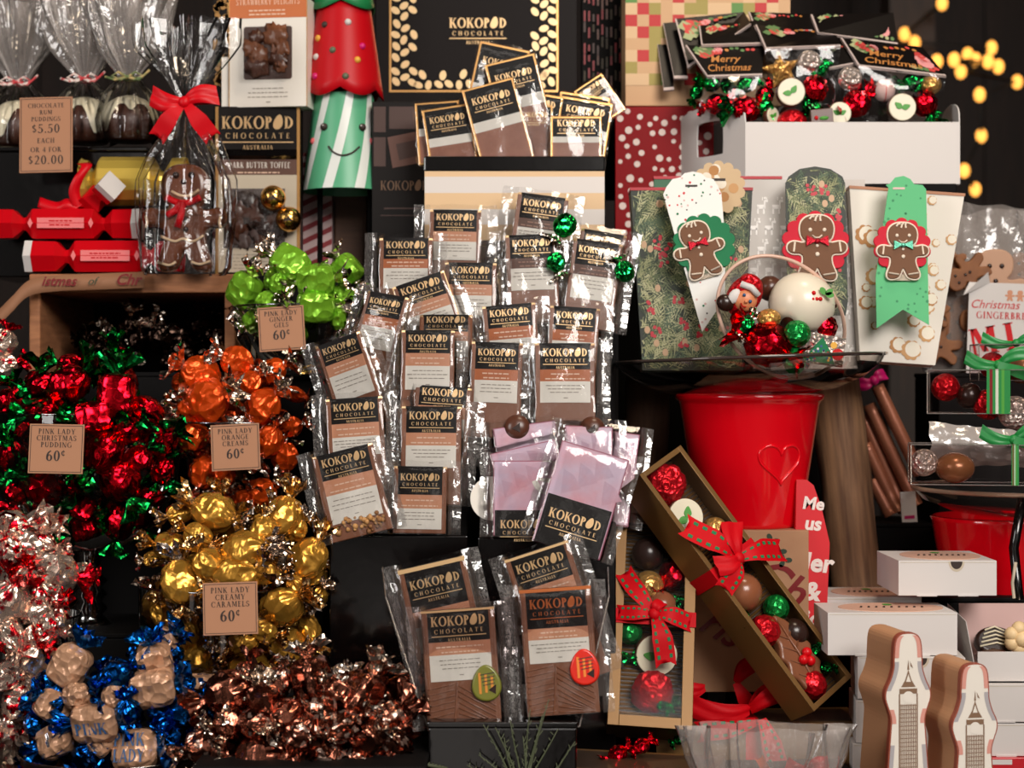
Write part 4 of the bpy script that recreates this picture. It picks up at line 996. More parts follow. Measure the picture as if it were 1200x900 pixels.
# ---- strawberry delights window box on the toffee pack
ORG = M('orange_board', (196, 106, 52), .5)
t = thing('window_box', 'cream and orange window box standing on the dark toffee pack', 'chocolate box', 314, 125, .245, spin=-7)
b = MB().box(-47, 47, 0, 36, 0, 128, CREAM); b.rect(-47, 47, 104, 128, -.3, ORG); b.box(-57, -47, 4, 40, 2, 60, CREAM)
for x in (-47.2, 46.2): b.rect(x, x + 1, 0, 128, -.4, GOLD2)
b.text('STRAWBERRY DELIGHTS', 0, 119.5, 7, -.6, PALEINK, wmax=76, serif=False); fake_lines(b, -32, 32, (112, 107.5), -.6, PALEINK, 1.5, 3); fake_lines(b, -26, 26, (21, 16, 11), -.6, GREYINK, .9, 4); b.rect(-2, 3, 5, 6, -.6, GREYINK)
b.build('box_body', t)
wn = catmull([(-27, 34), (0, 32), (27, 34), (29, 62), (27, 94), (0, 96), (-27, 94), (-29, 62)], 3); wn = [(-27, 32), (27, 32), (29, 34), (29, 92), (27, 94), (-27, 94), (-29, 92), (-29, 34)]
w_ = MB(); w_.poly(wn, -.5, M('window_dark', (70, 46, 38), .5))
r = random.Random(5)
for i in range(8): w_.ball((-15 + (i % 2) * 28 + r.uniform(-5, 5), -1.5, 45 + (i // 2) * 13 + r.uniform(-4, 4)), r.uniform(8, 13), MILK if i % 3 else MIDCH, 20, sy=.35, sx=r.uniform(.8, 1.2), jit=.7, seed=i)
w_.build('pictured_sweets', t)
w_ = MB(); w_.poly(wn, -8, CLEAR); w_.build('window_film', t)
# ---- dark butter toffee pack
t = thing('toffee_pack', 'tall dark toffee pack with gold edges and a clear window', 'chocolate box', 302, 321, .25)
b = MB().box(-49, 49, 0, 34, 0, 196, BLACK); b.rect(-46, 46, 116, 134, -.3, BROWNB); b.rect(-46, 46, 2, 116, -.3, CREAM2)
for x in (-49.4, 46): b.box(x, x + 3.4, -.8, 5, 0, 196, GOLD2)
b.add([(-46, -.4, 134), (46, -.4, 134), (46, -3.4, 138), (-46, -3.4, 138)], [(0, 1, 2, 3)], GLOSSBLACK); b.add([(-46, -3.4, 138), (46, -3.4, 138), (46, -.4, 146), (-46, -.4, 146)], [(0, 1, 2, 3)], GLOSSBLACK)
logo(b, 0, 170, 84, -.8, GOLD); b.text('DARK BUTTER TOFFEE', 2, 124, 7, -.6, CREAM, wmax=72, serif=False); fake_lines(b, -34, 36, (118,), -.6, PALEINK, 1.4, 8); fake_lines(b, -44, 44, (22, 18, 14, 10, 6), -.6, GREYINK, 1, 9)
b.build('box_body', t)
w_ = MB(); w_.rect(-40, 32, 30, 100, -.5, M('window_grey', (74, 62, 58), .5)); r = random.Random(8)
for i in range(18): w_.ball((r.uniform(-31, 22), -1, r.uniform(40, 88)), r.uniform(9, 14), (DARKCH, MIDCH, M('cluster_grey', (96, 78, 74), .35))[i % 3], 20, sy=.3, jit=.8, seed=i * 2)
w_.build('pictured_sweets', t); MB().rect(-40, 32, 30, 100, -6, CLEAR).build('window_film', t)
BELL = M('brass_bell', (232, 184, 104), .2, 1.0)
for i, (x, y_) in enumerate(((320, 232), (338, 257))):
    t = thing('jingle_bell', ('upper gold jingle bell on the toffee pack front', 'lower gold jingle bell on the toffee pack front')[i], 'bell', x, y_, .232)
    MB().ball((0, 0, 0), 15, BELL, 30).ball((0, 0, -1), 15.4, BELL, 30, sz=.12).build('bell_body', t)
    MB().poly([(-4, -3), (3, 3), (6, -3)], -15.2, INK).build('slot', t)
# ---- narrow dark box with gold beans behind
def bean(mb, cx, cz, r, rot, y, mat):
    c, s_ = math.cos(rot), math.sin(rot)
    mb.poly([(cx + (r * 1.25 * math.cos(a) * c - r * .85 * math.sin(a) * s_), cz + (r * 1.25 * math.cos(a) * s_ + r * .85 * math.sin(a) * c)) for a in [i * PI / 6 for i in range(12)]], y, mat)
t = thing('bean_box', 'dark box edge with gold bean print behind the window box', 'chocolate box', 262, 140, .33)
b = MB().box(-12, 40, 0, 30, 0, 150, BLACK); r = random.Random(2)
for i in range(60): bean(b, r.uniform(-10, 10), r.uniform(40, 148), 3.6, r.uniform(0, 3), -.5, GOLD2)
b.build('box_body', t)
plinth('display_box', 'black riser behind the toffee pack under the bean print box', 246, 300, 140, .33, .4, MATTEBLACK, bottom=(450 - 321) * S(.24))

# ---- cone figure in paper: mint cone with a face, red and green caps
t = thing('paper_cone_elf', 'smiling mint green paper cone figure with a dotted red cap', 'paper decoration', 403, 318, .29)
MNTS = M('white_stripe', (222, 226, 220), .4)
def cone_pt(a, z, dr=0):
    z = z + 15
    f = (z - 93) / 110.0; r = 48 - 13 * f + dr
    return (r * math.sin(a), -r * math.cos(a), z)
b = MB()
b.grid(lambda u, v: cone_pt(2 * PI * u, 78 + 112 * v), 64, 8, MINT, True)
for i in range(8):
    a0 = i * PI / 4 + .35
    b.grid(lambda u, v, a0=a0: cone_pt(a0 + u * .26 + v * .62, 78 + 112 * v, .5), 5, 12, MNTS)
b.build('cone_body', t)
f = MB()
for x in (-20.5, 26): 
    a = math.asin(x / 43); p = cone_pt(a, 149, 1); f.ball(p, 4.4, INK, 14); f.ball((p[0] - 1, p[1] - 4, p[2] + 1.4), 1, WHITE, 8)
sm = [(-14, 126), (-8, 119), (2, 115), (13, 118), (22, 126)]
f.tube([cone_pt(math.asin(x / 44), z, 1) for x, z in catmull(sm, 4, False)], 1.1, INK, 6); f.build('face', t)
ck = MB()
for x in (-36, 37): ck.ball(cone_pt(math.asin(x / 44.5), 134, -1.5), 4.5, M('cheek_pink', (216, 96, 100), .6), 14)
ck.build('cheek', t)
REDC = M('red_felt', (186, 6, 20), .4, spec=.25)
def cap(mb, z0, z1, r0, r1, amp, lob, mat):
    def fn(u, v):
        a = 2 * PI * u; zb = z0 - amp * abs(math.sin(a * lob / 2)); z = zb + (z1 - zb) * v; r = r0 + (r1 - r0) * (z - z0) / (z1 - z0)
        return (r * math.sin(a), -r * math.cos(a), z)
    mb.grid(fn, 84, 8, mat, True)
rc = MB(); cap(rc, 209, 315, 45, 30, 9, 6, REDC)
dots = [(-19, 268, 'k'), (8, 270, 'w'), (-27, 253, 'y'), (24, 243, 'p'), (-9, 237, 'g'), (-29, 231, 'w'), (19, 226, 'y'), (6, 206, 'g'), (-30, 208, 'p')]
DC = {'k': INK, 'w': WHITE, 'y': M('dot_yellow', (230, 170, 60), .5), 'p': PINK, 'g': M('dot_grey_green', (96, 104, 80), .5)}
for x, z, c in dots:
    r = 45 - 15 * (z - 194) / 106; a = math.asin(x / r)
    rc.ball((r * math.sin(a), -r * math.cos(a), z + 15), 3.5, DC[c], 12)
rc.build('red_cap', t, solid=1.2)
gc = MB(); cap(gc, 311, 395, 35, 14, 9, 4, M('cap_green', (18, 122, 66), .5)); gc.build('green_cap', t, solid=1.2)
lg = MB()
for x in (-28, 31): lg = MB().tube([(x, 0, 0), (x, 0, 100)], 3.2, MATTEBLACK, 8); lg.build('leg', t)
# candy-striped box behind its legs
t = thing('striped_box', 'box with red and white diagonal stripes below the cone figure', 'gift box', 370, 319, .345)
b = MB().box(-19, 19, 0, 30, 0, 140, M('stripe_pale', (206, 178, 176), .5)); SR = M('stripe_red', (134, 26, 34), .5)
for i in range(-2, 10):
    z = i * 15
    pl = [(-19, max(0, min(140, z))), (19, max(0, min(140, z + 18))), (19, max(0, min(140, z + 24.5))), (-19, max(0, min(140, z + 6.5)))]
    b.poly(pl, -.4, SR)
b.build('box_body', t, bevel=.5)
plinth('post_block', 'plain brown wood block between cone figure legs and the black box', 392, 430, 218, .36, .4, wood('block_wood', (78, 50, 34), (96, 64, 44), (2, 2, 14)), 'wood block', bottom=(450 - 321) * S(.24), lip=False)
# dark chocolate gift box (brown squares picture)
t = thing('picture_box', 'dark gift box with pictured chocolate squares under the big black box', 'chocolate box', 470, 285, .25)
b = MB().box(-34, 34, 0, 50, 0, 166, BLACK); SQ = M('printed_squares', (66, 40, 32), .5); SQ2 = M('printed_square_pale', (98, 62, 50), .5)  # second print colour is a paler brown
for x0, x1, z0, z1, m_ in ((-32, -18, 90, 124, SQ), (-32, -18, 130, 160, SQ), (-14, 32, 134, 160, SQ)): b.rect(x0, x1, z0, z1, -.4, m_)
b.poly([(-10, 88), (32, 96), (24, 132), (-16, 124)], -.5, SQ2); b.poly([(-2, 97), (18, 102), (22, 122), (-6, 116)], -.7, SQ)
b.text('KOKOP@D', 4, 62, 11, -.6, M('dim_gold', (110, 80, 56), .5), sp=.07, wmax=56); b.rect(-20, 28, 40, 41.5, -.5, SQ); b.rect(-24, 24, 32, 33, -.5, SQ); b.build('box_body', t, bevel=.5)

# ---- the big black box with a border of gold beans
t = thing('big_black_box', 'big flat black chocolate box with a border of gold beans', 'chocolate box', 556, 128, .345, lean=2)
BB = M('box_black', (20, 14, 13), .5, spec=.12)
MB().box(-117, 121, 0, 28, 0, 190, BB).build('box_body', t, bevel=1.5)
b = MB()
for a in ((-100, 98, 20, 22.5), (-100, -97.5, 22.5, 188), (96, 98.5, 22.5, 188)): b.rect(*a, -.6, GOLD2)
r = random.Random(12)
BEAN = M('bean_gold', (222, 188, 140), .36, .5)
for side in (0, 1):
    for col in range(3):
        for i in range(12):
            x = (-92 + col * 10) if side == 0 else (91 - col * 10); z = 32 + i * 14 + (7 if col == 1 else 0)
            if col == 2 and i % 3 == 2: continue
            bean(b, x + r.uniform(-1, 1), z + r.uniform(-1.5, 1.5), 4.7, r.uniform(.3, 1.2) * (1 if col % 2 else -1), -.8, BEAN)
for i in range(19):
    x = -66 + i * 12; b_ok = i < 13
    if not b_ok: break
    bean(b, x, 29 + r.uniform(-1, 1), 4.6, r.uniform(0, 3), -.8, BEAN)
    if i % 2 == 0: bean(b, x + 5, 40 + r.uniform(-1, 2), 4.8, r.uniform(0, 3), -.8, BEAN)
logo(b, 4, 96, 67, -.8, GOLD); b.build('gold_print', t)
t = thing('dark_box', 'dark patterned box in shadow between black box and checked gift', 'gift box', 708, 232, .42)
b = MB().box(-26, 22, 0, 30, 0, 260, MATTEBLACK); r = random.Random(4)
for i in range(70): x, z = -24 + (i % 9) * 5.2, 100 + (i // 9) * 18 + r.uniform(-6, 6); b.rect(x, x + 2.2, z, z + 12, -.5, r.choice((SQ, SR, M('shade_olive', (60, 50, 30), .6), SQ2)))
b.build('box_body', t)
# ================================================================== right half
# ---- checked gift box on the polka dot one
t = thing('checked_gift_box', 'tan gift box with red and green check pattern', 'gift box', 830, 124, .33)
CT = M('check_tan', (206, 164, 122), .6)
b = MB().box(-97, 96, 0, 90, 0, 190, CT); r = random.Random(3); n = 14; cw_ = 193 / n
pal = [M('check_red', (190, 44, 44), .6), M('check_green', (92, 138, 66), .6), M('check_sand', (218, 182, 140), .6), M('check_olive', (162, 146, 74), .6), CT]
for i in range(n):
    for j in range(12):
        m_ = pal[(i * 2 + j * 3 + (i * j) % 3) % 5] if (i + j) % 2 else pal[(i + 2 * j) % 2 * 2 + (2 if (i // 2 + j) % 3 else 0) if False else (2, 4, 3, 4)[(i + j * 2) % 4]]
        b.rect(-97 + i * cw_, -97 + (i + 1) * cw_, 24 + j * 13.8, 24 + (j + 1) * 13.8, -.5, m_)
b.build('box_body', t, bevel=.5)
t = thing('polka_dot_gift_box', 'red gift box with white polka dots under the checked box', 'gift box', 776, 322, .31, spin=-3)
PR = M('gift_red', (138, 8, 16), .45, spec=.15); b = MB().box(-55, 60, 0, 100, 0, 197, PR)
r = random.Random(9); pts = []
for _ in range(900):
    x, z, q = r.uniform(-50, 54), r.uniform(5, 192), r.uniform(2.6, 4.8)
    if all((x - a) ** 2 + (z - c) ** 2 > (q + e + 3) ** 2 for a, c, e in pts): pts.append((x, z, q))
PD = M('dot_white', (226, 206, 198), .5)
for x, z, q in pts[:110]: b.poly(circ(x, z, q, 14), -.5, PD)
for _ in range(50): z, y_, q = r.uniform(5, 190), r.uniform(5, 95), r.uniform(2.6, 4.5); b.add([(-55.4, y_ + q * math.cos(a), z + q * math.sin(a)) for a in [i * PI / 6 for i in range(12)]], [tuple(range(12))], PD)
b.build('box_body', t, bevel=.8)

# ---- white trough with rounded handle ends
t = thing('white_trough', 'white card trough with rounded handle ends, full of candy bags', 'carton', 999, 216, .21, yaw=0)
HW, DP = 126, 96
b = MB()
b.box(-HW, HW, -.8, .8, 0, 73, WHITE); b.box(-HW, HW, DP - .8, DP + .8, 0, 73, WHITE); b.box(-HW, HW, 0, DP, 0, 1.6, WHITE)
b.build('box_body', t, bevel=.4)
def endpanel(x, skew):
    out = [(0, 0), (0, 75)] + [(DP / 2 - DP / 2 * math.cos(a), 75 + 25 * math.sin(a) ** .7) for a in [PI * i / 16 for i in range(1, 16)]] + [(DP, 75), (DP, 0)]
    hole = [(30, 44), (33, 40), (63, 40), (66, 44), (66, 72), (62, 80), (34, 80), (30, 72)]
    mb = MB()
    # panel as a ring of quads between outline and hole
    no = catmull([(a, c) for a, c in hole], 4); N = 64
    cx, cz = 48, 58
    def ray(poly, ang):
        best = None; dx, dz = math.cos(ang), math.sin(ang)
        for i in range(len(poly)):
            (x1, z1), (x2, z2) = poly[i], poly[(i + 1) % len(poly)]
            ex, ez = x2 - x1, z2 - z1; den = dx * ez - dz * ex
            if abs(den) < 1e-9: continue
            tt = ((x1 - cx) * ez - (z1 - cz) * ex) / den; uu = ((x1 - cx) * dz - (z1 - cz) * dx) / den
            if tt > 0 and -1e-6 <= uu <= 1 + 1e-6 and (best is None or tt < best): best = tt
        return (cx + dx * best, cz + dz * best)
    o_ = [ray(out, 2 * PI * i / N) for i in range(N)]; h_ = [ray(no, 2 * PI * i / N) for i in range(N)]
    for xo in (0, 1.4):
        vs = [(x + xo + skew * p[0], p[0], p[1]) for p in o_ + h_]
        mb.add(vs, [(i, (i + 1) % N, N + (i + 1) % N, N + i) for i in range(N)], WHITE)
    for ring_ in (o_, h_):
        vs = [(x + skew * p[0], p[0], p[1]) for p in ring_] + [(x + 1.4 + skew * p[0], p[0], p[1]) for p in ring_]
        mb.add(vs, [(i, (i + 1) % N, N + (i + 1) % N, N + i) for i in range(N)], WHITE)
    return mb
endpanel(-HW, -.74).build('handle_panel', t); endpanel(HW - 1.4, .02).build('handle_panel', t)

# ---- header cards of the candy bags
HCARD = M('header_black', (16, 12, 11), .35, spec=.25); EDGE = M('header_edge', (196, 178, 172), .5); FLW = M('flower_red', (206, 70, 66), .5); FLP = M('flower_pink', (226, 150, 150), .5)
LF = M('print_leaf', (96, 130, 80), .5); LF2 = M('print_leaf_pale', (170, 176, 130), .5); GLD = M('print_gold', (196, 130, 66), .5)
def header_card(label, cs, yt, yb, words=False, jar=False, flowers=True, bag=None):
    """cs: four photo corners (top left, top right, bottom right, bottom left); the card leans back from yb to yt"""
    t = thing('candy_bag', label, 'candy bag', (cs[2][0] + cs[3][0]) / 2, (cs[2][1] + cs[3][1]) / 2, yb, group=None)
    k = KCUR[0]
    def loc(p, y): return (P(p[0], p[1], y) - t.location) / k
    tl, tr, br, bl = loc(cs[0], yt), loc(cs[1], yt), loc(cs[2], yb), loc(cs[3], yb)
    mb = MB().quadmap(tl, tr, br, bl)
    mb.add([(0, 0, 0), (1, 0, 0), (1, 0, 1), (0, 0, 1)], [(0, 1, 2, 3)], HCARD)
    e = 3.0
    mb.add([(0, 0, 0), (1, 0, 0), (1, e, 0), (0, e, 0)], [(0, 1, 2, 3)], EDGE); mb.add([(0, 0, 0), (0, e, 0), (0, e, 1), (0, 0, 1)], [(0, 1, 2, 3)], EDGE)
    mb.add([(1, 0, 0), (1, e, 0), (1, e, 1), (1, 0, 1)], [(0, 1, 2, 3)], EDGE); mb.add([(0, e, 0), (1, e, 0), (1, e, 1), (0, e, 1)], [(0, 1, 2, 3)], HCARD)
    mb.add([(0, -.2, 0), (1, -.2, 0), (1, -.2, .05), (0, -.2, .05)], [(0, 1, 2, 3)], EDGE); mb.add([(0, -.2, 0), (.022, -.2, 0), (.022, -.2, 1), (0, -.2, 1)], [(0, 1, 2, 3)], EDGE)
    asp = max(.2, (tr - tl).length / max(1e-3, (tl - bl).length))
    def disc(x, z, q, m_, n=9): mb.add([(x + q * math.cos(a) / asp, -.4, z + q * math.sin(a)) for a in [2 * PI * i / n for i in range(n)]], [tuple(range(n))], m_)
    r = random.Random(int(cs[0][0]))
    if flowers:
        for i in range(7): disc(.1 + r.uniform(0, .22), .72 + r.uniform(-.14, .2), .12, r.choice((LF, LF2)), 4)
        for i in range(5): disc(.2 + r.uniform(-.05, .05), .75 + r.uniform(-.1, .1), .11, FLW, 7)
        for i in range(4): disc(.38 + r.uniform(-.05, .05), .78 + r.uniform(-.08, .08), .085, FLP if i % 2 else FLW, 7)
        for i in range(6): disc(.5 + i * .07, .84 + r.uniform(-.05, .05), .05, r.choice((GLD, FLW, LF)), 5)
    if jar:
        for zz, q in ((.36, .16), (.5, .15), (.62, .1), (.7, .07)): disc(.86, zz, q, FLP if q > .12 else FLW, 10)
        disc(.86, .45, .07, FLW, 8)
        for i in range(5): disc(.68 + i * .065, .14 + r.uniform(0, .08), .07, r.choice((LF, FLW, LF2)), 5)
    if words:
        for st, x, z in (('Merry', .44, .44), ('Christmas', .46, .16)):
            vs, fs = font_mesh(st, .4, .008); xs = [p[0] for p in vs]; m0 = (min(xs) + max(xs)) / 2
            q = .3; mb.add([(x + (p[0] - m0) * q / asp * .92, -.5, z + p[1] * q) for p in vs], fs, GLD)
    mb.build('header_card', t)
    if bag:
        x0, x1, y1 = bag; p0, p1 = loc((x0, y1), yb + .005), loc((x1, y1), yb + .005)
        g = MB()
        def fn(u, v):
            a = bl * (1 - u) + br * u; c = p0 * (1 - u) + p1 * u
            p = a * (1 - v) + c * v
            return (p.x, p.y - 9 * math.sin(PI * v) * math.sin(PI * u) - 2 * nz(u * 5, v * 5, x0), p.z)
        g.grid(fn, 14, 10, CLEAR); g.build('clear_bag', t)
    return t
header_card('candy bag in the trough front left, header with gold Merry Christmas script', ((803, 53), (896, 52), (893, 88), (829, 90)), .27, .232, words=True, bag=(812, 900, 148))
header_card('candy bag behind the front left one, flowers across its black header', ((819, 30), (886, 24), (894, 51), (822, 53)), .295, .262)
header_card('candy bag with flowered black header, third from the front at the left', ((791, 22), (872, 14), (880, 28), (806, 80)), .31, .275)
header_card('candy bag with plain black header edge at the far left of the trough', ((777, 27), (800, 25), (806, 92), (790, 92)), .325, .29, flowers=False)
header_card('candy bag whose dark header edge stands out farthest left', ((769, 42), (786, 42), (790, 105), (778, 106)), .335, .30, flowers=False)
header_card('candy bag with flowered header at the back middle of the trough', ((877, 14), (948, 16), (952, 36), (886, 36)), .31, .28)
header_card('candy bag holding the gold star, header tipped flat above it', ((885, 29), (978, 36), (985, 53), (897, 57)), .285, .238, bag=(897, 976, 146))
header_card('candy bag with a pink jar print on its header at the back right', ((950, 17), (1047, 15), (1052, 52), (958, 38)), .30, .27, jar=True)
header_card('candy bag at front right, header with Merry Christmas and a pink jar', ((985, 44), (1081, 55), (1109, 89), (1006, 77)), .27, .226, words=True, jar=True, bag=(1016, 1100, 142))
header_card('candy bag squeezed between the star bag and the right one', ((965, 52), (986, 50), (1004, 74), (972, 80)), .272, .24, bag=(972, 1020, 146))

# sweets in those bags
BALLR, BALLS, BALLG, BALLA = foil('ball_red', (214, 20, 34), .3, 200, .5, .7), foil('ball_silver', (214, 198, 188), .34, 240, .7, .7), foil('ball_green', (24, 150, 66), .3, 200, .5, .7), foil('ball_gold', (222, 168, 92), .3, 200, .5, .7)
def ball_sweet(label, px, py, y, r, mat, name='foil_ball', cat='sweet', group=None, sz=1, sy=1):
    mb = MB().ball((0, 0, 0), r, mat, 26, sz=sz, sy=sy, jit=.03, seed=px); return solo(mb, name, label, cat, px, py, y, group=group)
def leaf_disc(label, px, py, y, r, roll=0, spin=0, side=MIDCH, oval=1.0):
    t = thing('white_topped_chocolate', label, 'chocolate', px, py, y, roll=roll, spin=spin)
    MB().cookie(circ(0, 0, r, 36, r * oval), r * .45, -r * .12, 2, side).build('base', t); MB().cookie(circ(0, 0, r * .94, 36, r * .94 * oval), -r * .1, -r * .2, 1, WHITECH).build('white_top', t)
    l = MB()
    for a in (50, 170):
        pts = [(q * r * .62, w * r * .2) for q, w in ((0, 0), (.3, 1), (.65, .8), (1, 0), (.65, -.8), (.3, -1))]
        c, s_ = math.cos(rad(a)), math.sin(rad(a)); l.cookie([(x * c - z * s_, x * s_ + z * c - r * .1) for x, z in catmull(pts, 3)], -r * .2, -r * .26, .4, LEAF)
    l.build('leaf', t); return t
BRED = candy_body('sweet_body', FO['red'], 401, 'round'); BGRN = candy_body('sweet_body', FO['green'], 402, 'round')
EGRN, ERED = candy_end('twist_end', FO['green'], 403), candy_end('twist_end', FO['red'], 404)
def foil_sweet(label, px, py, y, r, b, e, rot=0, group=None):
    return put_candy('foil_sweet', b, e, None if rot is None else e, P(px, py, y), rotm(rot or 0, 0, 15).to_euler(), r * S(y), label, group)
# star bag
st = [(r * math.sin(a), r * math.cos(a)) for i in range(5) for r, a in ((27, i * 2 * PI / 5), (12, i * 2 * PI / 5 + PI / 5))]
mb = MB(); n = len(st)
vs = [(x, 0, z) for x, z in st] + [(0, -11, 0), (0, 9, 0)]
mb.add(vs, [(i, (i + 1) % n, n) for i in range(n)] + [((i + 1) % n, i, n + 1) for i in range(n)], BALLA)
solo(mb, 'foil_star', 'gold foil star in the clear bag at the trough front', 'sweet', 916, 82, .24, roll=12, bevel=1.5)
ball_sweet('silver foil ball beside the gold star', 948, 73, .24, 14, BALLS); ball_sweet('silver foil ball under the right header card, over a leaf topped chocolate', 996, 92, .235, 14, BALLS)
leaf_disc('white topped chocolate with green leaves under the gold star', 927, 108, .225, 17, roll=10); leaf_disc('white topped chocolate in the middle of the trough front', 984, 133, .222, 14, roll=-20)
leaf_disc('white topped chocolate with green leaves in the right bag', 1057, 126, .222, 17, roll=-30); leaf_disc('white topped chocolate half hidden at the star bag lower left', 905, 136, .232, 11, spin=40)
foil_sweet('red foil sweet right of the leaf topped chocolate under the star', 955, 104, .232, 17, BRED, EGRN, 90); ball_sweet('smooth red foil dome at the bottom of the star bag', 928, 143, .237, 18, BALLR, sz=.8)
foil_sweet('red foil sweet in the middle of the trough between two bags', 1004, 121, .234, 18, BRED, ERED, 40); foil_sweet('long red foil sweet in the right bag', 1083, 121, .232, 17, BRED, EGRN, 110)
foil_sweet('green foil twist between gold star and red sweet', 963, 82, .238, 8, BGRN, EGRN, 60); foil_sweet('small green foil twist beneath the red sweet of the star bag', 946, 123, .228, 7, BGRN, EGRN, 100)
foil_sweet('green foil twist at the top of the right bag', 1068, 96, .236, 11, BGRN, EGRN, 20); ball_sweet('gold foil ball at the right end of the trough', 1091, 99, .238, 12, BALLA)
foil_sweet('green foil tip peeking at the lower right end of the trough', 1096, 137, .224, 5, BGRN, EGRN, 60)
t = thing('patterned_sweet', 'pale sweet with red and green stripes at the upper left of the right bag', 'sweet', 1036, 106, .238); b = MB().ball((0, 0, 0), 13, PINKW, 20)
for i in range(3): b.ball((0, 0, 0), 13.3, (RED, GREEN, RED)[i], 20, sx=.14 + .01 * i, sy=1).T
b.build('sweet_body', t)
solo(MB().box(-13, 13, -9, 9, -11, 11, MIDCH).ball((2, -9, 0), 6, LEAF, 10, sz=.4, sy=.4).ball((-7, -9, 1), 2.6, RED, 10), 'square_chocolate', 'dark square chocolate with a small green leaf at the trough front', 'chocolate', 962, 140, .224, roll=5, bevel=1.5)
G_ = 'green twists'
for i, (x, y_, r_, l) in enumerate(((834, 98, 11, 'upper left'), (874, 99, 11, 'upper right'), (816, 108, 9, 'far left'), (855, 92, 8, 'topmost'))): foil_sweet('green foil twist in the front left candy bag, ' + l, x, y_, .245, r_, BGRN, EGRN, 30 * i)
foil_sweet('large red foil sweet at the lower right of the front left candy bag', 875, 128, .225, 17, BRED, EGRN, 5); foil_sweet('red foil sweet hidden in shadow at front left candy bag bottom', 840, 122, .245, 14, BRED, ERED, 20); foil_sweet('red foil sweet between the front left bag and the star bag', 896, 112, .25, 12, BRED, ERED, 60)

# ---- glass dish on the red pail
t = thing('glass_dish', 'wide smoky glass dish resting on the heart pail', 'cake dish', 880, 464, .05, roll=2)
MB().lathe([(0, 0), (60, 0), (100, 6), (130, 18), (150, 34), (157, 44)], clear_mat('dish_glass', base=.05, rough=.03, gain=1.3, tint=(206, 196, 190)), 80).build('dish', t)
MB().tube([(157 * math.cos(a * PI / 40), 157 * math.sin(a * PI / 40), 44) for a in range(80)], 2.0, M('dish_rim', (60, 50, 46), .08, coat=.5), 8, True).build('rim', t)
t = thing('red_pail', 'shiny red pail embossed with a heart under the glass dish', 'pail', 878, 616, .05)
MB().lathe([(0, 0), (58, 0), (60, 2), (61, 5), (81, 142), (83, 146), (86, 148), (87, 153), (84, 155), (80, 153), (78, 146), (58, 6), (0, 5)], REDG, 72).build('pail_body', t)
hp = [(16 * math.sin(a) ** 3 * 1.7, (13 * math.cos(a) - 5 * math.cos(2 * a) - 2 * math.cos(3 * a) - math.cos(4 * a)) * 1.55) for a in [2 * PI * i / 48 for i in range(48)]]
b = MB(); pth = []
for x, z in hp:
    zz = 78 + z; rr = 61 + 20 * zz / 142; a = (x + 28) / rr
    pth.append((rr * math.sin(a), -rr * math.cos(a), zz))
b.tube(pth, 1.7, REDG, 8, True); b.build('embossed_heart', t)
# kraft and red gift packs under the pail
t = thing('kraft_gift_box', 'kraft gift box with red script under the heart pail', 'gift box', 875, 800, .045, spin=0)
b = MB().box(-95, 62, -62, 80, 0, 184, KRAFT)
b.script('Ch', 24, 108, 52, -62.6, DKRED, bold=.015, rot=-30, shear=.2); b.script('ris', -42, 60, 46, -62.6, DKRED, bold=.015, rot=-30)
for x, z in ((20, 172), (28, 160), (34, 150)): 
    for a in (0, 2.1, 4.2): bean(b, x + 5 * math.cos(a), z + 5 * math.sin(a), 3.4, a, -62.6, M('print_holly', (36, 56, 36), .6))
b.poly(circ(16, 160, 2.4, 8), -62.7, RED); b.build('box_body', t, bevel=1)
t = thing('red_gift_pack', 'red gift pack with white Merry lettering beside the kraft gift', 'gift box', 948, 800, .0, roll=-1, spin=0)
b = MB(); b.prism([(-20, 0), (16, 0), (19, 120), (20, 165), (10, 205), (0, 232), (-8, 238), (-20, 238)], -8, 70, M('gift_scarlet', (214, 34, 44), .45))
WL = M('print_white', (238, 222, 214), .5)
for st_, z, s_ in (('Mer', 132, 30), ('&', 98, 30), ('jo', 68, 26), ('us', 180, 22), ('Me', 204, 20)): b.script(st_, 0, z, s_, -8.5, WL, shear=.1, bold=.035, rot=-4)
b.build('pack_body', t, bevel=1.5)

# ---- tapered paper bags in the dish
def evergreen(mb, inside, n, seed, y, x0, x1, z0, z1, L=16):
    r = random.Random(seed)
    gs = [M('needle_%d' % i, c, .6) for i, c in enumerate(((56, 70, 48), (104, 116, 76), (150, 152, 108), (186, 184, 142), (78, 98, 74)))]
    for i in range(n // 12):
        cx, cz, a = r.uniform(x0, x1), r.uniform(z0, z1), r.uniform(0, 2 * PI); g = r.choice(gs)
        for j in range(12):
            q = j / 12 * L * 1.9; sx_, sz_ = cx + q * math.cos(a), cz + q * math.sin(a); aa = a + (1 if j % 2 else -1) * r.uniform(.4, .8); l = L * r.uniform(.5, .9)
            ex, ez = sx_ + l * math.cos(aa), sz_ + l * math.sin(aa); w = .85
            if inside(sx_, sz_) and inside(ex, ez): mb.poly([(sx_ - w * math.sin(aa), sz_ + w * math.cos(aa)), (ex, ez), (sx_ + w * math.sin(aa), sz_ - w * math.cos(aa))], y - .01 * (i % 40) - .05, g)
    for i in range(max(3, n // 420)):
        cx, cz = r.uniform(x0 + 8, x1 - 8), r.uniform(z0 + 8, z1 - 8)
        for j in range(7):
            x, z = cx + r.uniform(-6, 6), cz + r.uniform(-8, 8)
            if inside(x - 3, z) and inside(x + 3, z): mb.poly(circ(x, z, 2.2, 10), y - .6 - .02 * j, M('print_berry', (190, 26, 44), .5))
    for i in range(max(1, n // 300)):
        x, z = r.uniform(x0 + 8, x1 - 8), r.uniform(z0 + 8, z1 - 8)
        if inside(x - 6, z) and inside(x + 6, z): mb.poly(circ(x, z, 3.4, 14, 4.4), y - .7, M('print_bauble', (198, 160, 124), .5))
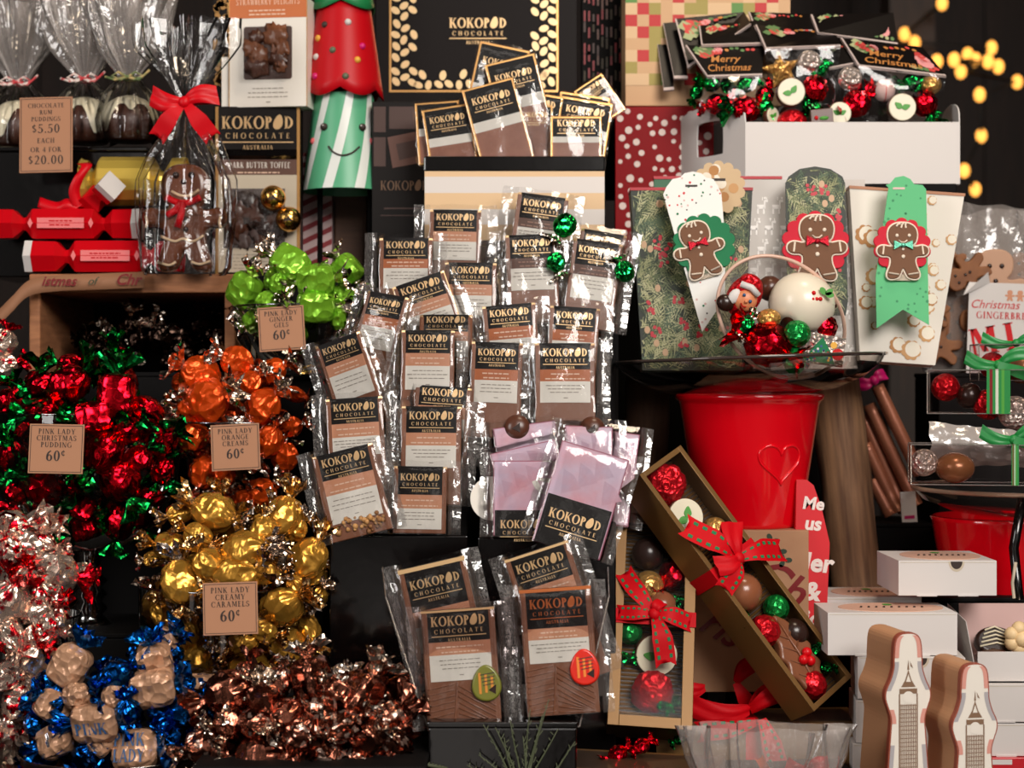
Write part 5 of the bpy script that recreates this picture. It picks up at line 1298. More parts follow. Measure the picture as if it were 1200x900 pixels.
EVG = M('evergreen_paper', (34, 42, 32), .55)
def tapbag(name, label, px, py, y, wt, wb, h, mat, dec, roll=0, lean=4, d=34, lift=None):
    t = thing(name, label, 'paper bag', px, py, y, roll=roll, lean=lean)
    b = MB(); vs = [(-wb / 2, 0, 0), (wb / 2, 0, 0), (wb / 2, d, 0), (-wb / 2, d, 0), (-wt / 2, 0, h), (wt / 2, 0, h), (wt / 2, d, h), (-wt / 2, d, h)]
    b.add(vs, [(0, 1, 5, 4), (1, 2, 6, 5), (2, 3, 7, 6), (3, 0, 4, 7), (0, 3, 2, 1), (4, 5, 6, 7)], mat)
    inside = lambda x, z: 0 < z < h and abs(x) < wb / 2 + (wt - wb) / 2 * z / h - .5
    dec(b, inside); b.build('bag_body', t)
    if lift: MB().box(-wt / 2 - .5, wt / 2 + .5, -1, d + 1, h - 3, h + .5, lift).build('top_edge', t)
    return t
def deer(b, inside):
    DW = M('deer_white', (244, 240, 236), .5); r = random.Random(6)
    for i in range(8):
        for j in range(9):
            x, z = -64 + i * 18 + (j % 2) * 9, 8 + j * 25
            if inside(x - 2, z) and inside(x + 12, z + 16):
                for q in ((0, 2, 0, 8), (7, 9, 0, 8), (0, 10, 6, 11), (8, 10, 10, 16), (9, 13, 14, 17), (6, 7, 16, 20), (11, 12, 17, 20)): b.rect(x + q[0], x + q[1], z + q[2], z + q[3], -.4, DW)
            x, z = x + r.uniform(-4, 4), z - 6
            if inside(x - 2, z) and inside(x + 2, z): b.poly(circ(x, z, 1.4, 8), -.5, DW)
def cookies(b, inside):
    r = random.Random(16); CK = [M('print_tan', (200, 150, 96), .6), M('print_cream', (236, 226, 208), .6), M('print_caramel', (180, 124, 66), .6)]
    for i in range(60):
        x, z, q = r.uniform(-60, 60), r.uniform(4, 214), r.uniform(5, 13)
        if inside(x - q, z - q) and inside(x + q, z + q):
            b.poly(scallop(x, z, q, 8, .15, 3), -.3 - .01 * i, CK[(i % 2) * 2]); b.poly(circ(x + q * .15, z + q * .1, q * .74, 14), -.305 - .01 * i, CK[1])
tapbag('evergreen_paper_bag', 'tapered paper bag printed with evergreen branches and berries', 812, 434, .07, 144, 118, 216, EVG, lambda b, ins: evergreen(b, ins, 6000, 5, -.3, -70, 70, 2, 214), roll=0, lift=M('bag_edge_red', (170, 20, 36), .5))
tapbag('reindeer_paper_bag', 'pale grey tapered paper bag printed with white reindeer', 944, 432, .082, 146, 122, 224, M('reindeer_grey', (196, 190, 184), .5), deer, roll=0)
tapbag('cookie_paper_bag', 'cream tapered paper bag printed with tan cookies', 1052, 425, .062, 136, 88, 205, M('cookie_paper', (224, 216, 204), .5), cookies, roll=-4, lift=M('bag_edge_tan', (170, 110, 70), .5))
tapbag('green_paper_bag', 'folded green bag top with red trim peeping behind the evergreen bag', 842, 300, .128, 150, 150, 94, M('bag_green', (24, 92, 56), .5), lambda b, ins: None, d=8, lift=M('bag_edge_red', (170, 20, 36), .5))

# hanging gift tags with gingerbread men
GBB = M('gingerbread_felt', (112, 72, 44), .7, bump=(200, .2, 'noise', .001)); GBW = M('white_piping', (232, 216, 196), .6)
def gift_tag(label, px, pytop, y, pts, mat, dec, disc, dmat, man, bowm, roll=0, slot=(0, -18), lean=5, lobes=14):
    """pts: outline, top middle at (0,0), z downward negative; disc=(cx,cz,r); man=(cx,cz,scale,roll)"""
    t = thing('gift_tag', label, 'gift tag', px, pytop, y, roll=roll, lean=lean)
    b = MB().prism(pts, 0, 1.2, mat)
    dec(b); b.box(slot[0] - 7, slot[0] + 7, -.4, .2, slot[1] - 1.2, slot[1] + 1.2, INK if dmat is GREEN else PINKW); b.build('tag_card', t)
    MB().cookie(scallop(disc[0], disc[1], disc[2], lobes, .11), -.4, -3.4, .8, dmat).build('scalloped_felt', t)
    o = gb_outline(man[2]); c, s_ = math.cos(rad(man[3])), math.sin(rad(man[3]))
    tr = lambda ps: [(man[0] + x * c - z * s_, man[1] + x * s_ + z * c) for x, z in ps]
    MB().cookie(tr(offset(o, 1.9)), -3.4, -5.4, .8, GBW).build('white_piping', t)
    gm = MB().cookie(tr(o), -5.4, -7.0, .8, GBB).build('gingerbread_man', t)
    s = man[2]; f = MB(); k_ = lambda x, z: (tr([(x * s, z * s)])[0][0], -7.4, tr([(x * s, z * s)])[0][1])
    for x in (-11, 12): f.ball(k_(x, 76), 2.7 * s * 1.2, GBW, 10, sy=.4)
    f.tube([k_(*p) for p in ((-8, 67), (-3, 63), (3, 63), (8, 67))], 1.3 * s, GBW, 6)
    for p in (((-12, 93), (-9, 97), (-4, 98)), ((-3, 90), (-1, 97), (2, 99)), ((6, 90), (5, 96), (6, 99))): f.tube([k_(*q) for q in p], 1.8 * s, GBW, 6)
    f.ball(k_(0, 36), 3.6 * s, GBW, 10, sy=.4); f.ball(k_(0, 50), 2.6 * s, GBW, 10, sy=.4)
    for x0, z0, x1, z1 in ((-38, 40, -36, 56), (38, 40, 36, 56), (-28, 5, -9, 2), (28, 5, 9, 2)): f.tube([k_(x0, z0), k_(x1, z1)], 1.7 * s, GBW, 6)
    f.build('icing_face', gm)
    w = MB()
    for sg in (-1, 1):
        q = tr([(0, 58 * s), (sg * 17 * s, 66 * s), (sg * 18 * s, 49 * s)]); w.prism(q, -10, -7, bowm)
    p = k_(0, 57); w.ball((p[0], -9, p[2]), 4.5 * s, bowm, 10); w.build('bow_tie', gm)
    return t
SPK = M('glitter_red', (186, 16, 40), .25, .6, bump=(900, .9, 'noise', .001)); SPG = M('glitter_mint', (110, 200, 170), .25, .6, bump=(900, .9, 'noise', .001))
def spots_dec(x0, x1, z0, z1, cols, n, seed, inside, q0=.9, q1=1.6):
    def f(b):
        r = random.Random(seed)
        for i in range(n):
            x, z = r.uniform(x0, x1), r.uniform(z0, z1)
            if inside(x, z): b.poly(circ(x, z, r.uniform(q0, q1), 8), -.25, cols[i % len(cols)])
    return f
def inpoly(pts):
    def f(x, z):
        c = False
        for i in range(len(pts)):
            (x1, z1), (x2, z2) = pts[i - 1], pts[i]
            if (z1 > z) != (z2 > z) and x < (x2 - x1) * (z - z1) / (z2 - z1) + x1: c = not c
        return c
    return f
p1 = [(0, 0), (10, -1), (14, -6), (24, -8), (26, -14), (33, -20), (33, -70), (20, -184), (14, -184), (-2, -180), (-34, -20), (-32, -12), (-24, -9), (-20, -4), (-10, -2)]
p1 = [(-10, -2), (0, 0), (10, -2), (15, -7), (24, -9), (29, -17), (33, -26), (37, -80), (36, -150), (9, -189), (-35, -27), (-31, -18), (-24, -9), (-15, -7)]
gift_tag('white dotted gift tag with gingerbread man on green felt', 812, 201, .052, p1, M('tag_white', (234, 232, 226), .5), spots_dec(-34, 36, -186, -4, (RED, GREEN, INK, PINKW), 90, 3, inpoly(p1)), (12, -87, 37), GREEN, (14, -121, .62, 16), SPK, roll=0, slot=(-2, -17))
p2 = [(-18, -3), (0, 0), (18, -3), (32, -12), (35, -20), (36, -160), (33, -176), (-30, -176), (-35, -160), (-35, -20), (-31, -12)]
gift_tag('evergreen printed gift tag with gingerbread man on red felt', 955, 195, .06, p2, EVG, lambda b: evergreen(b, inpoly(p2), 2600, 8, -.25, -34, 35, -172, -4, 14), (-1, -93, 40), M('felt_red', (200, 18, 46), .75), (0, -131, .72, 0), SPK, slot=(1, -28))
p3 = [(-6, -2), (4, 0), (12, -4), (16, -10), (26, -11), (30, -16), (30, -110), (30, -176), (0, -158), (-31, -180), (-31, -120), (-14, -14), (-17, -11), (-12, -9)]
gift_tag('green swallow-tailed gift tag with gingerbread man on red felt', 1055, 206, .04, p3, GREEN2, spots_dec(-30, 30, -178, -6, (M('dark_dot', (50, 140, 90), .6),), 60, 9, inpoly(p3), 1.2, 2), (0, -84, 34), M('felt_red', (200, 18, 46), .75), (0, -119, .62, 0), SPG, slot=(-2, -15))
# scalloped cookie tag behind
t = thing('cookie_tag', 'cookie printed scalloped tag behind the white dotted tag', 'gift tag', 842, 240, .062)
b = MB().prism(scallop(0, 20, 32, 14, .12), 0, 1.5, M('cookie_tag_card', (206, 176, 136), .6)); r = random.Random(31)
for i in range(14): x, z = r.uniform(-20, 20), r.uniform(4, 42); b.poly(circ(x, z, 6, 12), -.1 - .02 * i, (M('print_tan', (206, 166, 118), .6), M('print_cream', (236, 226, 208), .6), M('print_caramel', (188, 138, 78), .6))[i % 3])
b.box(-8, 8, -.7, -.1, 28, 31, INK); b.build('tag_card', t)

# ---- round clear cup tipped on its side, full of sweets
CX, CY, CZ = 915, 372, -.02
t = thing('clear_cup', 'round clear tub of mixed sweets tipped against the reindeer bag', 'clear tub', CX, CY, -.028, spin=0)
b = MB(); ca, sa = math.cos(rad(-38)), math.sin(rad(-38))
def el(a, rx, rz, y): 
    x, z = rx * math.cos(a), rz * math.sin(a)
    return (x * ca - z * sa, y, x * sa + z * ca)
b.tube([el(a * PI / 32, 82, 64, -4 + 10 * math.cos(a * PI / 32)) for a in range(64)], 2.2, M('tub_rim', (214, 176, 156), .3), 8, True)
b.build('rim', t)
b = MB(); b.grid(lambda u, v: el(2 * PI * u, 82 * (1 - .5 * v ** 2.5), 64 * (1 - .5 * v ** 2.5), -3 + 60 * v), 48, 10, HAZETUB, True); b.build('tub_body', t)
WPUD = M('white_icing_smooth', (232, 220, 198), .25)
t = thing('white_pudding_ball', 'large white iced chocolate pudding with holly in the clear tub', 'chocolate', 939, 358, -.03, roll=-25)
MB().ball((0, 0, 0), 35, MIDCH, 40).build('chocolate_ball', t)
b = MB()
def ic2(u, v):
    a = 2 * PI * u; lim = PI * (.80 - .16 * max(0, math.sin(2 * a + 2.9)) - .1 * math.sin(3 * a + 1.0)); th = lim * v
    k = 37 + 2.2 * math.sin(PI * v) if v < .99 else 35; return (k * math.sin(th) * math.cos(a), k * math.sin(th) * math.sin(a), k * math.cos(th) * 1.02)
b.grid(ic2, 60, 16, WPUD, True); b.build('icing', t)
b = MB()
for a, q in ((60, 8), (150, 7), (20, 6)): bean(b, 15 + 5 * math.cos(rad(a)), 19 + 5 * math.sin(rad(a)), 4, rad(a), -37.5, LEAF)
for x, z in ((2, 15), (8, 10), (4, 8), (12, 12)): b.ball((x, -36.5 + abs(x) * .1, z), 2.6, RED, 10)
b.build('holly', t)
# foil santa lying on its side
t = thing('foil_santa', 'small foil santa in red hat lying in the clear tub', 'chocolate figure', 872, 347, -.04, roll=-35)
SK = M('santa_skin', (214, 132, 88), .4)
sb_ = MB().ball((0, 0, 0), 21, BALLR, 28, sz=1.25, sx=.95, sy=.7).build('body', t)
b = MB().ball((3, -9, -4), 14, SK, 20, sy=.6); b.ball((-2, -17.5, -1), 2, INKBLUE, 8); b.ball((8, -17.5, -3), 2, INKBLUE, 8); b.ball((4, -18, -6), 2.4, SK, 8)
b.tube([(0, -17.5, -11), (4, -18, -13), (8, -17, -11)], .8, RED, 6); b.build('face', sb_)
b = MB().tube([(-12, -13, 8), (0, -17, 11), (12, -15, 8)], 4, WHITE, 8); b.ball((-10, -12, -8), 7, WHITE, 12, sz=1.4, sy=.5); b.build('white_trim', t)
b = MB().ball((-2, -6, 15), 15, BALLR, 20, sy=.7, sz=.8); b.build('hat', t)
MB().ball((-14, -8, -20), 11, DARKCH, 16, sz=.9, sy=.7).build('boot', t)
foil_sweet('large red foil sweet at the front of the clear tub', 900, 404, -.06, 29, BRED, ERED, 150)
ball_sweet('green foil ball in the clear tub beside the white pudding', 934, 391, -.066, 16, BALLG); ball_sweet('gold foil ball above the red sweet in the clear tub', 901, 373, -.055, 14, BALLA, sz=.8)
foil_sweet('green and white striped twist under the foil santa', 874, 381, -.055, 12, BGRN, candy_end('twist_end', FO['silver'], 409), 50); foil_sweet('red drop shaped foil sweet right of the white pudding', 969, 383, -.045, 14, BRED, ERED, 95)
t = thing('foil_tree_sweet', 'foil sweet printed with a decorated green tree at the tub bottom', 'chocolate figure', 955, 410, -.058, roll=-8)
MB().cookie([(-34, -16), (34, -16), (34, 18), (-10, 20), (-34, 12)], 8, -6, 3, BALLS).build('body', t)
b = MB(); b.poly([(-12, -14), (24, -14), (16, 2), (6, 16), (-4, 2)], -6.4, GREEN); r = random.Random(17)
for i in range(26): x = r.uniform(-10, 20); z = r.uniform(-13, 10 - abs(x - 5) * 1.1); b.poly(circ(x, z, 1.5, 8), -6.7, r.choice((RED, M('dot_yellow', (230, 170, 60), .5), INKBLUE, WHITE)))
b.poly(circ(26, -2, 7, 12), -6.5, RED); b.poly(circ(20, 8, 4, 12), -6.6, M('dot_yellow', (230, 170, 60), .5)); b.build('tree_print', t)
ball_sweet('crumpled green foil sweet at the very bottom of the clear tub', 931, 423, -.062, 13, BALLG, sz=1.3)
ball_sweet('brown chocolate egg behind the white pudding in the clear tub', 902, 338, .0, 15, MIDCH)

# ---- log post and copper sticks behind
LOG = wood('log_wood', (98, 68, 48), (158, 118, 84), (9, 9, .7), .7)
t = thing('log_post', 'rough wooden log post standing behind the heart pail', 'post', 1004, 690, .2, roll=6)
MB().grid(lambda u, v: ((30 + 3 * nz(u * 6, v * 5, 1)) * math.cos(2 * PI * u) + 3 * nz(v * 2, 4), 28 * math.sin(2 * PI * u), -30 + v * 330), 28, 24, LOG, True).build('log', t)
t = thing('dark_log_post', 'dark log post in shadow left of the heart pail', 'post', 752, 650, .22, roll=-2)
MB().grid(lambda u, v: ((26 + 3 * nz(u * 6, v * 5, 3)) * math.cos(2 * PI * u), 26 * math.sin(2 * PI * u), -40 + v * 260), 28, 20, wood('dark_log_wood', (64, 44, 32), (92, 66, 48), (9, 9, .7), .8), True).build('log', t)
STK = M('copper_stick', (168, 104, 78), .35, .3)
G2 = ('uppermost', 'second from the top', 'third from the top', 'fourth from the top', 'lowest')
for i, (x0, y0_, x1, y1_) in enumerate(((1028, 452, 1078, 556), (1018, 474, 1074, 592), (1010, 486, 1060, 600), (1014, 520, 1052, 600), (1022, 562, 1044, 604))):
    y = .27 + .012 * i if i < 3 else .29; a = P(x0, y0_, y); c = P(x1, y1_, y - .01); o = bpy.data.objects.new('copper_stick', None); COL.objects.link(o); o.location = c
    d = a - c; tag(o, 'slanting copper coloured stick behind the log post, %s of five' % G2[i], 'stick'); KCUR[0] = 1
    MB().tube([(0, 0, 0), d * .3, d * .9, d], .0088, STK, 16).build('stick_body', o, k=1)
t = thing('pink_tie', 'hot pink ribbon knot above the copper sticks', 'ribbon', 1024, 446, .262); b = MB(); bow_loop(b, 30, 16, 6, 14, 5, PINK); bow_loop(b, 190, 20, 6, 16, 5, PINK); b.ball((0, -2, 0), 6, PINK, 12); b.build('bow', t)
t = thing('white_tag', 'small white tag standing below the copper sticks', 'tag', 1066, 612, .25, roll=4); MB().box(-9, 9, -1, 1, 0, 36, M('tag_white', (234, 232, 226), .5)).rect(-6, 6, 4, 8, -1.3, PINK).build('tag_card', t)
plinth('display_box', 'dark box behind the small white box and the copper sticks', 1000, 1092, 613, .235, .36, MATTEBLACK)

# ---- gold window boxes with chocolates
BRZ = M('bronze_card', (122, 88, 46), .42, .4); BRD = M('bronze_inside', (60, 42, 28), .5); GOLDTRAY = M('gold_tray', (150, 108, 60), .35, .6)
def window_box(label, px, py, y, W, H, T, fr, roll, lean, spin, bowz=None):
    """(px,py): middle of its front face; local x across, z along, front at -T/2"""
    t = thing('window_box', label, 'chocolate box', px, py, y, roll=roll, lean=lean, spin=spin)
    b = MB(); w, h, d = W / 2, H / 2, T / 2
    b.box(-w, w, d - 1, d, -h, h, BRZ); b.box(-w, -w + 1, -d, d, -h, h, BRZ); b.box(w - 1, w, -d, d, -h, h, BRZ); b.box(-w, w, -d, d, -h, -h + 1, BRZ); b.box(-w, w, -d, d, h - 1, h, BRZ)
    for a in ((-w, -w + fr, -h, h), (w - fr, w, -h, h), (-w + fr, w - fr, -h, -h + fr), (-w + fr, w - fr, h - fr, h)): b.box(a[0], a[1], -d, -d + 1.2, a[2], a[3], BRZ)
    b.build('box_body', t, bevel=.8)
    b = MB()
    for i in range(int(H / 5)): b.tube([(-w + 2, d * .3, -h + 4 + i * 5), (w - 2, d * .3, -h + 4 + i * 5)], 1.6, GOLDTRAY, 6)
    b.box(-w + 1, w - 1, d * .3, d * .3 + 2, -h + 1, h - 1, BRD); b.build('ribbed_tray', t)
    MB().rect(-w + fr, w - fr, -h + fr, h - fr, -d + .6, FILM).build('window_film', t)
    if bowz is not None:
        r_ = MB(); hw_ = 9
        for yy, x0, x1 in ((-d - 1.2, -w - 1, w + 1),):
            r_.strip([(x, yy + .3 * math.sin(x), bowz) for x in [x0 + (x1 - x0) * i / 12 for i in range(13)]], (0, 0, hw_), REDRIB)
        for sx_ in (-1, 1): r_.strip([(sx_ * (w + 1.2), -d - 1.2 + (T + 2) * i / 6, bowz) for i in range(7)], (0, 0, hw_), REDRIB)
        r_.build('ribbon_band', t)
    def at(x, z, yy=-2): return t.matrix_basis @ (Vector((x, yy, z)) * S(y))
    return t, at, S(y)
def inbox(at, k, x, z, mb, name, label, cat='chocolate', yy=4, rot=(0, 0, 0)):
    o = mb.build(name, None, k=k); o.location = at(x, z, yy - 9); o.rotation_euler = rot; return tag(o, label, cat)
def ribbon_bow(parent, z, d, ang, sizes, dots=GREEN):
    b = MB(); kx, kz = 0, z
    for a, L, w, tail in sizes:
        if tail: bow_tail(b, a, L, 9, w, REDRIB, -d - 5, (kx, kz), dots=dots, curl=.12)
        else: bow_loop(b, a, L, 9, w, 7, REDRIB, -d - 8, (kx, kz))
    b.ball((kx, -d - 8, kz), 7.5, REDRIB, 14, sy=.8); b.build('bow', parent)
def msh(mb): return mb
# A: long tilted box
tA, aA, kA = window_box('long gold window box tilted across the other gold boxes', 862, 682, -.105, 74, 334, 48, 6.5, 36, 7, 30, 22)
ribbon_bow(tA, 22, 25, 0, ((112, 76, 30, True), (58, 44, 28, False), (338, 72, 28, True), (165, 34, 24, False), (205, 44, 24, True)))
def rose(r):
    mb = MB().ball((0, 0, 0), r, BALLR, 28, sy=.6, jit=.2, seed=r)
    for i in range(5): mb.tube([((r * .16 * i) * math.cos(a * .4 + i), -r * (.66 - .07 * i), (r * .16 * i) * math.sin(a * .4 + i)) for a in range(16)], r * .075, BALLR, 6, True)
    return mb
inbox(aA, kA, -2, 140, rose(25), 'foil_rose', 'red foil rose at the top end of the tilted gold box', 'sweet')
t = leaf_disc('white topped chocolate under the red ribbon tail of the tilted box', 800, 600, -.04, 22, 36, 20); t.location = aA(-6, 96, -4)
inbox(aA, kA, 20, 62, MB().ball((0, 0, 0), 16, BALLA, 22), 'foil_ball', 'gold foil ball by the bow of the tilted box', 'sweet', 8)
inbox(aA, kA, -6, -14, MB().ball((0, 0, 0), 23, M('brown_gloss_choc', (140, 84, 56), .22), 30), 'round_chocolate', 'glossy milk chocolate ball just below the bow of the tilted box', yy=2)
inbox(aA, kA, 20, -52, MB().ball((0, 0, 0), 15.5, BALLG, 24, jit=.05), 'foil_ball', 'green foil ball in the tilted gold box', 'sweet', 2)
inbox(aA, kA, -14, -64, MB().ball((0, 0, 0), 19, BALLR, 24, jit=.08), 'foil_ball', 'red patterned foil ball next to the dark one in the tilted box', 'sweet', 2)
inbox(aA, kA, 20, -88, MB().ball((0, 0, 0), 18, DARKCH, 28), 'round_chocolate', 'dark chocolate ball in the tilted gold box', yy=4)
lf = catmull([(0, 52), (10, 44), (14, 38), (20, 26), (19, 18), (26, 4), (22, -6), (26, -20), (18, -28), (16, -40), (0, -50), (-14, -40), (-18, -26), (-25, -16), (-20, -4), (-24, 6), (-16, 20), (-18, 30), (-9, 40)], 4)
b = MB().cookie(lf, 6, -6, 4, MILK); b.tube([(0, -6, -44), (1, -7.5, 0), (0, -6, 46)], 1.5, MILK, 6)
for s_ in (-1, 1):
    for z in (-26, -8, 10, 26): b.tube([(0, -7, z - 6), (s_ * 14, -6, z + 7)], 1.0, MILK, 6)
o = inbox(aA, kA, -2, -124 + 16, b, 'chocolate_leaf', 'big milk chocolate holly leaf in the tilted gold box', yy=-2); o.rotation_euler = rotm(30, 12, 30).to_euler()
for i, (x, z) in enumerate(((7, -112), (-3, -116), (4, -122))): inbox(aA, kA, x, z, MB().ball((0, 0, 0), 6, RED, 16), 'red_berry', 'red sugar berry on the chocolate leaf, ' + ('rightmost', 'leftmost', 'lowest')[i] + ' of three', 'sweet', -12)
inbox(aA, kA, -6, -146, MB().ball((0, 0, 0), 17, BALLR, 24, jit=.1), 'foil_ball', 'red foil ball at the bottom end of the tilted box', 'sweet', 0)
for i, (x, z, l) in enumerate(((26, -142, 'beside the bottom red ball'), (26, -118, 'beside the chocolate leaf'), (-19, -120, 'at the left edge below the leaf'), (-26, -34, 'left of the glossy brown ball'), (-26, 12, 'near the bow'))):
    o = foil_sweet('crumpled green foil twist in the tilted gold box, ' + l, 800, 700, -.05, 8 if i != 2 else 7, BGRN, EGRN, 40 * i); o.location = aA(x, z, -8)
# B: upright box
tB, aB, kB = window_box('upright gold window box leaning back with a red bow', 764, 732, -.10, 96, 258, 52, 13, -4, 26, 0, 0)
ribbon_bow(tB, 2, 26, 0, ((125, 66, 22, True), (178, 44, 18, True), (352, 46, 22, True), (285, 62, 24, True), (60, 18, 14, False)))
inbox(aB, kB, 2, -82, rose(24), 'foil_rose', 'red foil rose at the foot of the upright gold box', 'sweet')
t = leaf_disc('white topped chocolate behind the bow tail of the upright box', 770, 760, -.08, 25, -4, 0); t.location = aB(6, -38, -6)
inbox(aB, kB, -26, -12, MB().ball((0, 0, 0), 15, BALLG, 22, jit=.05), 'foil_ball', 'green foil ball at the left in the upright gold box', 'sweet', 4)
inbox(aB, kB, 10, 22, MB().ball((0, 0, 0), 18, M('brown_gloss_choc', (140, 84, 56), .22), 26), 'round_chocolate', 'milk chocolate ball behind the bow of the upright gold box', yy=4)
inbox(aB, kB, -6, 46, MB().ball((0, 0, 0), 18, BALLA, 22), 'foil_ball', 'gold foil ball above the bow of the upright gold box', 'sweet', 4)
inbox(aB, kB, -8, 86, MB().ball((0, 0, 0), 20, DARKCH, 26), 'round_chocolate', 'dark chocolate ball in the upper part of the upright gold box', yy=6)
for x, z, r_, l in ((24, 62, 20, 'right of the gold ball'),): o = foil_sweet('red foil sweet in the upright box, ' + l, 780, 680, -.08, r_, BRED, ERED, 50); o.location = aB(x, z, -6)
for i, (x, z, l) in enumerate(((-32, -46, 'beside the white top chocolate'), (32, -92, 'at its bottom right'), (28, 22, 'right of the brown ball'), (10, 110, 'near its top'), (14, -98, 'under the red rose'))):
    o = foil_sweet('small green foil twist in the upright gold box, ' + l, 770, 720, -.1, 9 if i < 1 else 7, BGRN, EGRN, 35 * i); o.location = aB(x, z, -8)
# C: boxes lying underneath
def lying(label, px, py, y, W, L, T, yaw, bow=None):
    t = thing('window_box', label, 'chocolate box', px, py, y, yaw=yaw)
    b = MB(); b.box(-L / 2, L / 2, -W / 2, W / 2, 0, T, BRZ); b.box(-L / 2 + 10, L / 2 - 10, -W / 2 + 10, W / 2 - 10, T - .2, T + .3, BRD); b.build('box_body', t, bevel=1)
    MB().box(-L / 2 + 9, L / 2 - 9, -W / 2 + 9, W / 2 - 9, T + .6, T + 1.0, FILM).build('window_film', t)
    if bow:
        r_ = MB(); r_.strip([(bow, -W / 2 - 1 , T * i / 4) for i in range(5)], (10, 0, 0), REDRIB); r_.strip([(bow, -W / 2 - 1 + (W + 2) * i / 8, T + 1.2) for i in range(9)], (10, 0, 0), REDRIB)
        r_.build('ribbon_band', t)
        b = MB(); 
        bow_loop(b, 175, 70, 12, 26, 12, REDRIB, -W / 4, (bow, T + 12)); bow_loop(b, 25, 50, 12, 24, 12, REDRIB, -W / 4, (bow, T + 12)); bow_tail(b, 290, 60, 10, 24, REDRIB, -W / 2 - 12, (bow + 6, T + 8), dots=GREEN); bow_tail(b, 190, 70, 10, 24, REDRIB, -W / 2 - 8, (bow, T + 4), dots=GREEN); b.build('bow', t)
    return t
lying('gold window box lying flat at the back with a red bow', 884, 905, -.07, 92, 246, 66, 4, bow=-10)
lying('gold window box lying flat in front at the bottom with its window up', 748, 925, -.26, 110, 190, 32, -14)
plinth('display_box', 'dark box carrying the gold window boxes', 700, 1000, 906, -.18, .0, MATTEBLACK)
for i, (x, y_, s_) in enumerate(((724, 884, 12), (752, 874, 10))): foil_sweet('red foil sweet glimpsed in the flat gold box, ' + ('left', 'right') + '' if False else 'red foil sweet glimpsed above the flat gold box, ' + ('lower one', 'upper one')[i], x, y_, -.24, s_, BRED, ERED, 30)
foil_sweet('green foil twist between the upright gold box and the flat one', 796, 866, -.15, 7, BGRN, EGRN, 30)
for i, (x, y_) in enumerate(((826, 806), (862, 800))): 
    t = thing('ribbon_curl', ('curl of red ribbon in shadow behind the tilted box, left part', 'curl of red ribbon in shadow behind the tilted box, pleated right part')[i], 'ribbon', x, y_, -.06)
    b = MB(); bow_loop(b, 175 - i * 130, 34, 8, 20, 8, REDRIB); bow_tail(b, 200 + i * 100, 40, 8, 18, REDRIB); b.build('ribbon_strip', t)
# clear cellophane bag at the very bottom
t = thing('clear_gift_bag', 'crinkled clear gift bag with something red at the bottom edge', 'clear bag', 898, 925, -.30)
b = MB(); cello_bag(b, [(70, -10, .04), (78, 12, .08), (84, 36, .12), (92, 74, .16)], 24, CLEARH, sy=.3, k=9, seed=3.3, na=120); b.build('clear_bag', t)
b = MB(); bow_loop(b, 160, 26, 8, 16, 6, RED, 0, (48, 22)); bow_loop(b, 20, 26, 8, 16, 6, RED, 0, (48, 22)); bow_tail(b, 120, 30, 5, 10, M('orange_tie', (220, 90, 40), .5), 0, (6, 12)); b.build('bow', t)
# ================================================================== far right: white boxes, tower tins, right dish
OVAL = M('oval_card', (206, 164, 142), .7)
def white_box(label, px0, px1, pyt, pyb, y, depth, yaw=0, oval=True, notch=True, name='white_box', openlid=False):
    k = S(y); t = thing(name, label, 'carton', (px0 + px1) / 2, pyb, y, yaw=yaw); w, h = (px1 - px0) / 2, pyb - pyt
    b = MB().box(-w, w, 0, depth, 0, h, WHITE)
    if notch: b.poly([(w * .18 + 7 * math.cos(a), h - 1 + 9 * math.sin(a)) for a in [PI + PI * i / 10 for i in range(11)]], -.5, INK); b.poly([(w * .18 + 9.5 * math.cos(a), h - 1 + 12 * math.sin(a)) for a in [PI + PI * i / 10 for i in range(11)]], -.3, CREAM2)
    for s_ in (-1, 1): b.box(s_ * w * .42 - 12, s_ * w * .42 + 12, -.6, .2, -1, 2, WHITE)
    b.rect(-w + 2, w - 2, h - 2.4, h - 1.7, -.2, CREAM2); b.build('box_body', t, bevel=1.2)
    if oval:
        l = MB(); q = [(w * .1 + w * .82 * math.cos(a), depth * .5 + depth * .44 * math.sin(a)) for a in [2 * PI * i / 48 for i in range(48)]]
        l.add([(x, z, h + .8 + (2 if i % 2 else 0) * 0) for i, (x, z) in enumerate(q)], [tuple(range(48))], OVAL); l.add([(x, z, h) for x, z in q] + [(x, z, h + .8) for x, z in q], [(i, (i + 1) % 48, 48 + (i + 1) % 48, 48 + i) for i in range(48)], OVAL)
        r = random.Random(int(px0))
        for i in range(9): x = w * (-.4 + i * .12); l.add([(x, depth * .5 - 6, h + 1), (x + 3, depth * .5 - 6, h + 1), (x + 6, depth * .5 + 8, h + 1), (x + 3.5, depth * .5 + 8, h + 1)], [(0, 1, 2, 3)], INK)
        l.add([(w * .1 + 6 * math.cos(a), depth * .72 + 8 * math.sin(a), h + 1.1) for a in [PI * i / 4 for i in range(8)]], [tuple(range(8))], LEAF)
        l.build('oval_label', t)
    return t
white_box('white carton with half round notch on top of the carton stack', 1053, 1168, 657, 698, -.10, 118, yaw=0)
white_box('white carton with an oval label in front, under the notched one', 970, 1122, 718, 768, -.145, 92, notch=False)
white_box('white carton behind, lid edge showing between the upper two cartons', 968, 1080, 700, 742, .01, 100, notch=False)
white_box('white carton second from top in the front stack', 1006, 1130, 770, 820, -.15, 90, oval=False, yaw=-6)
white_box('white carton third from top in the front stack, black half circle on it', 1004, 1128, 822, 872, -.15, 90, oval=False, yaw=-6)
white_box('white carton lowest in the front stack', 1000, 1126, 873, 925, -.15, 90, oval=False, yaw=-6)
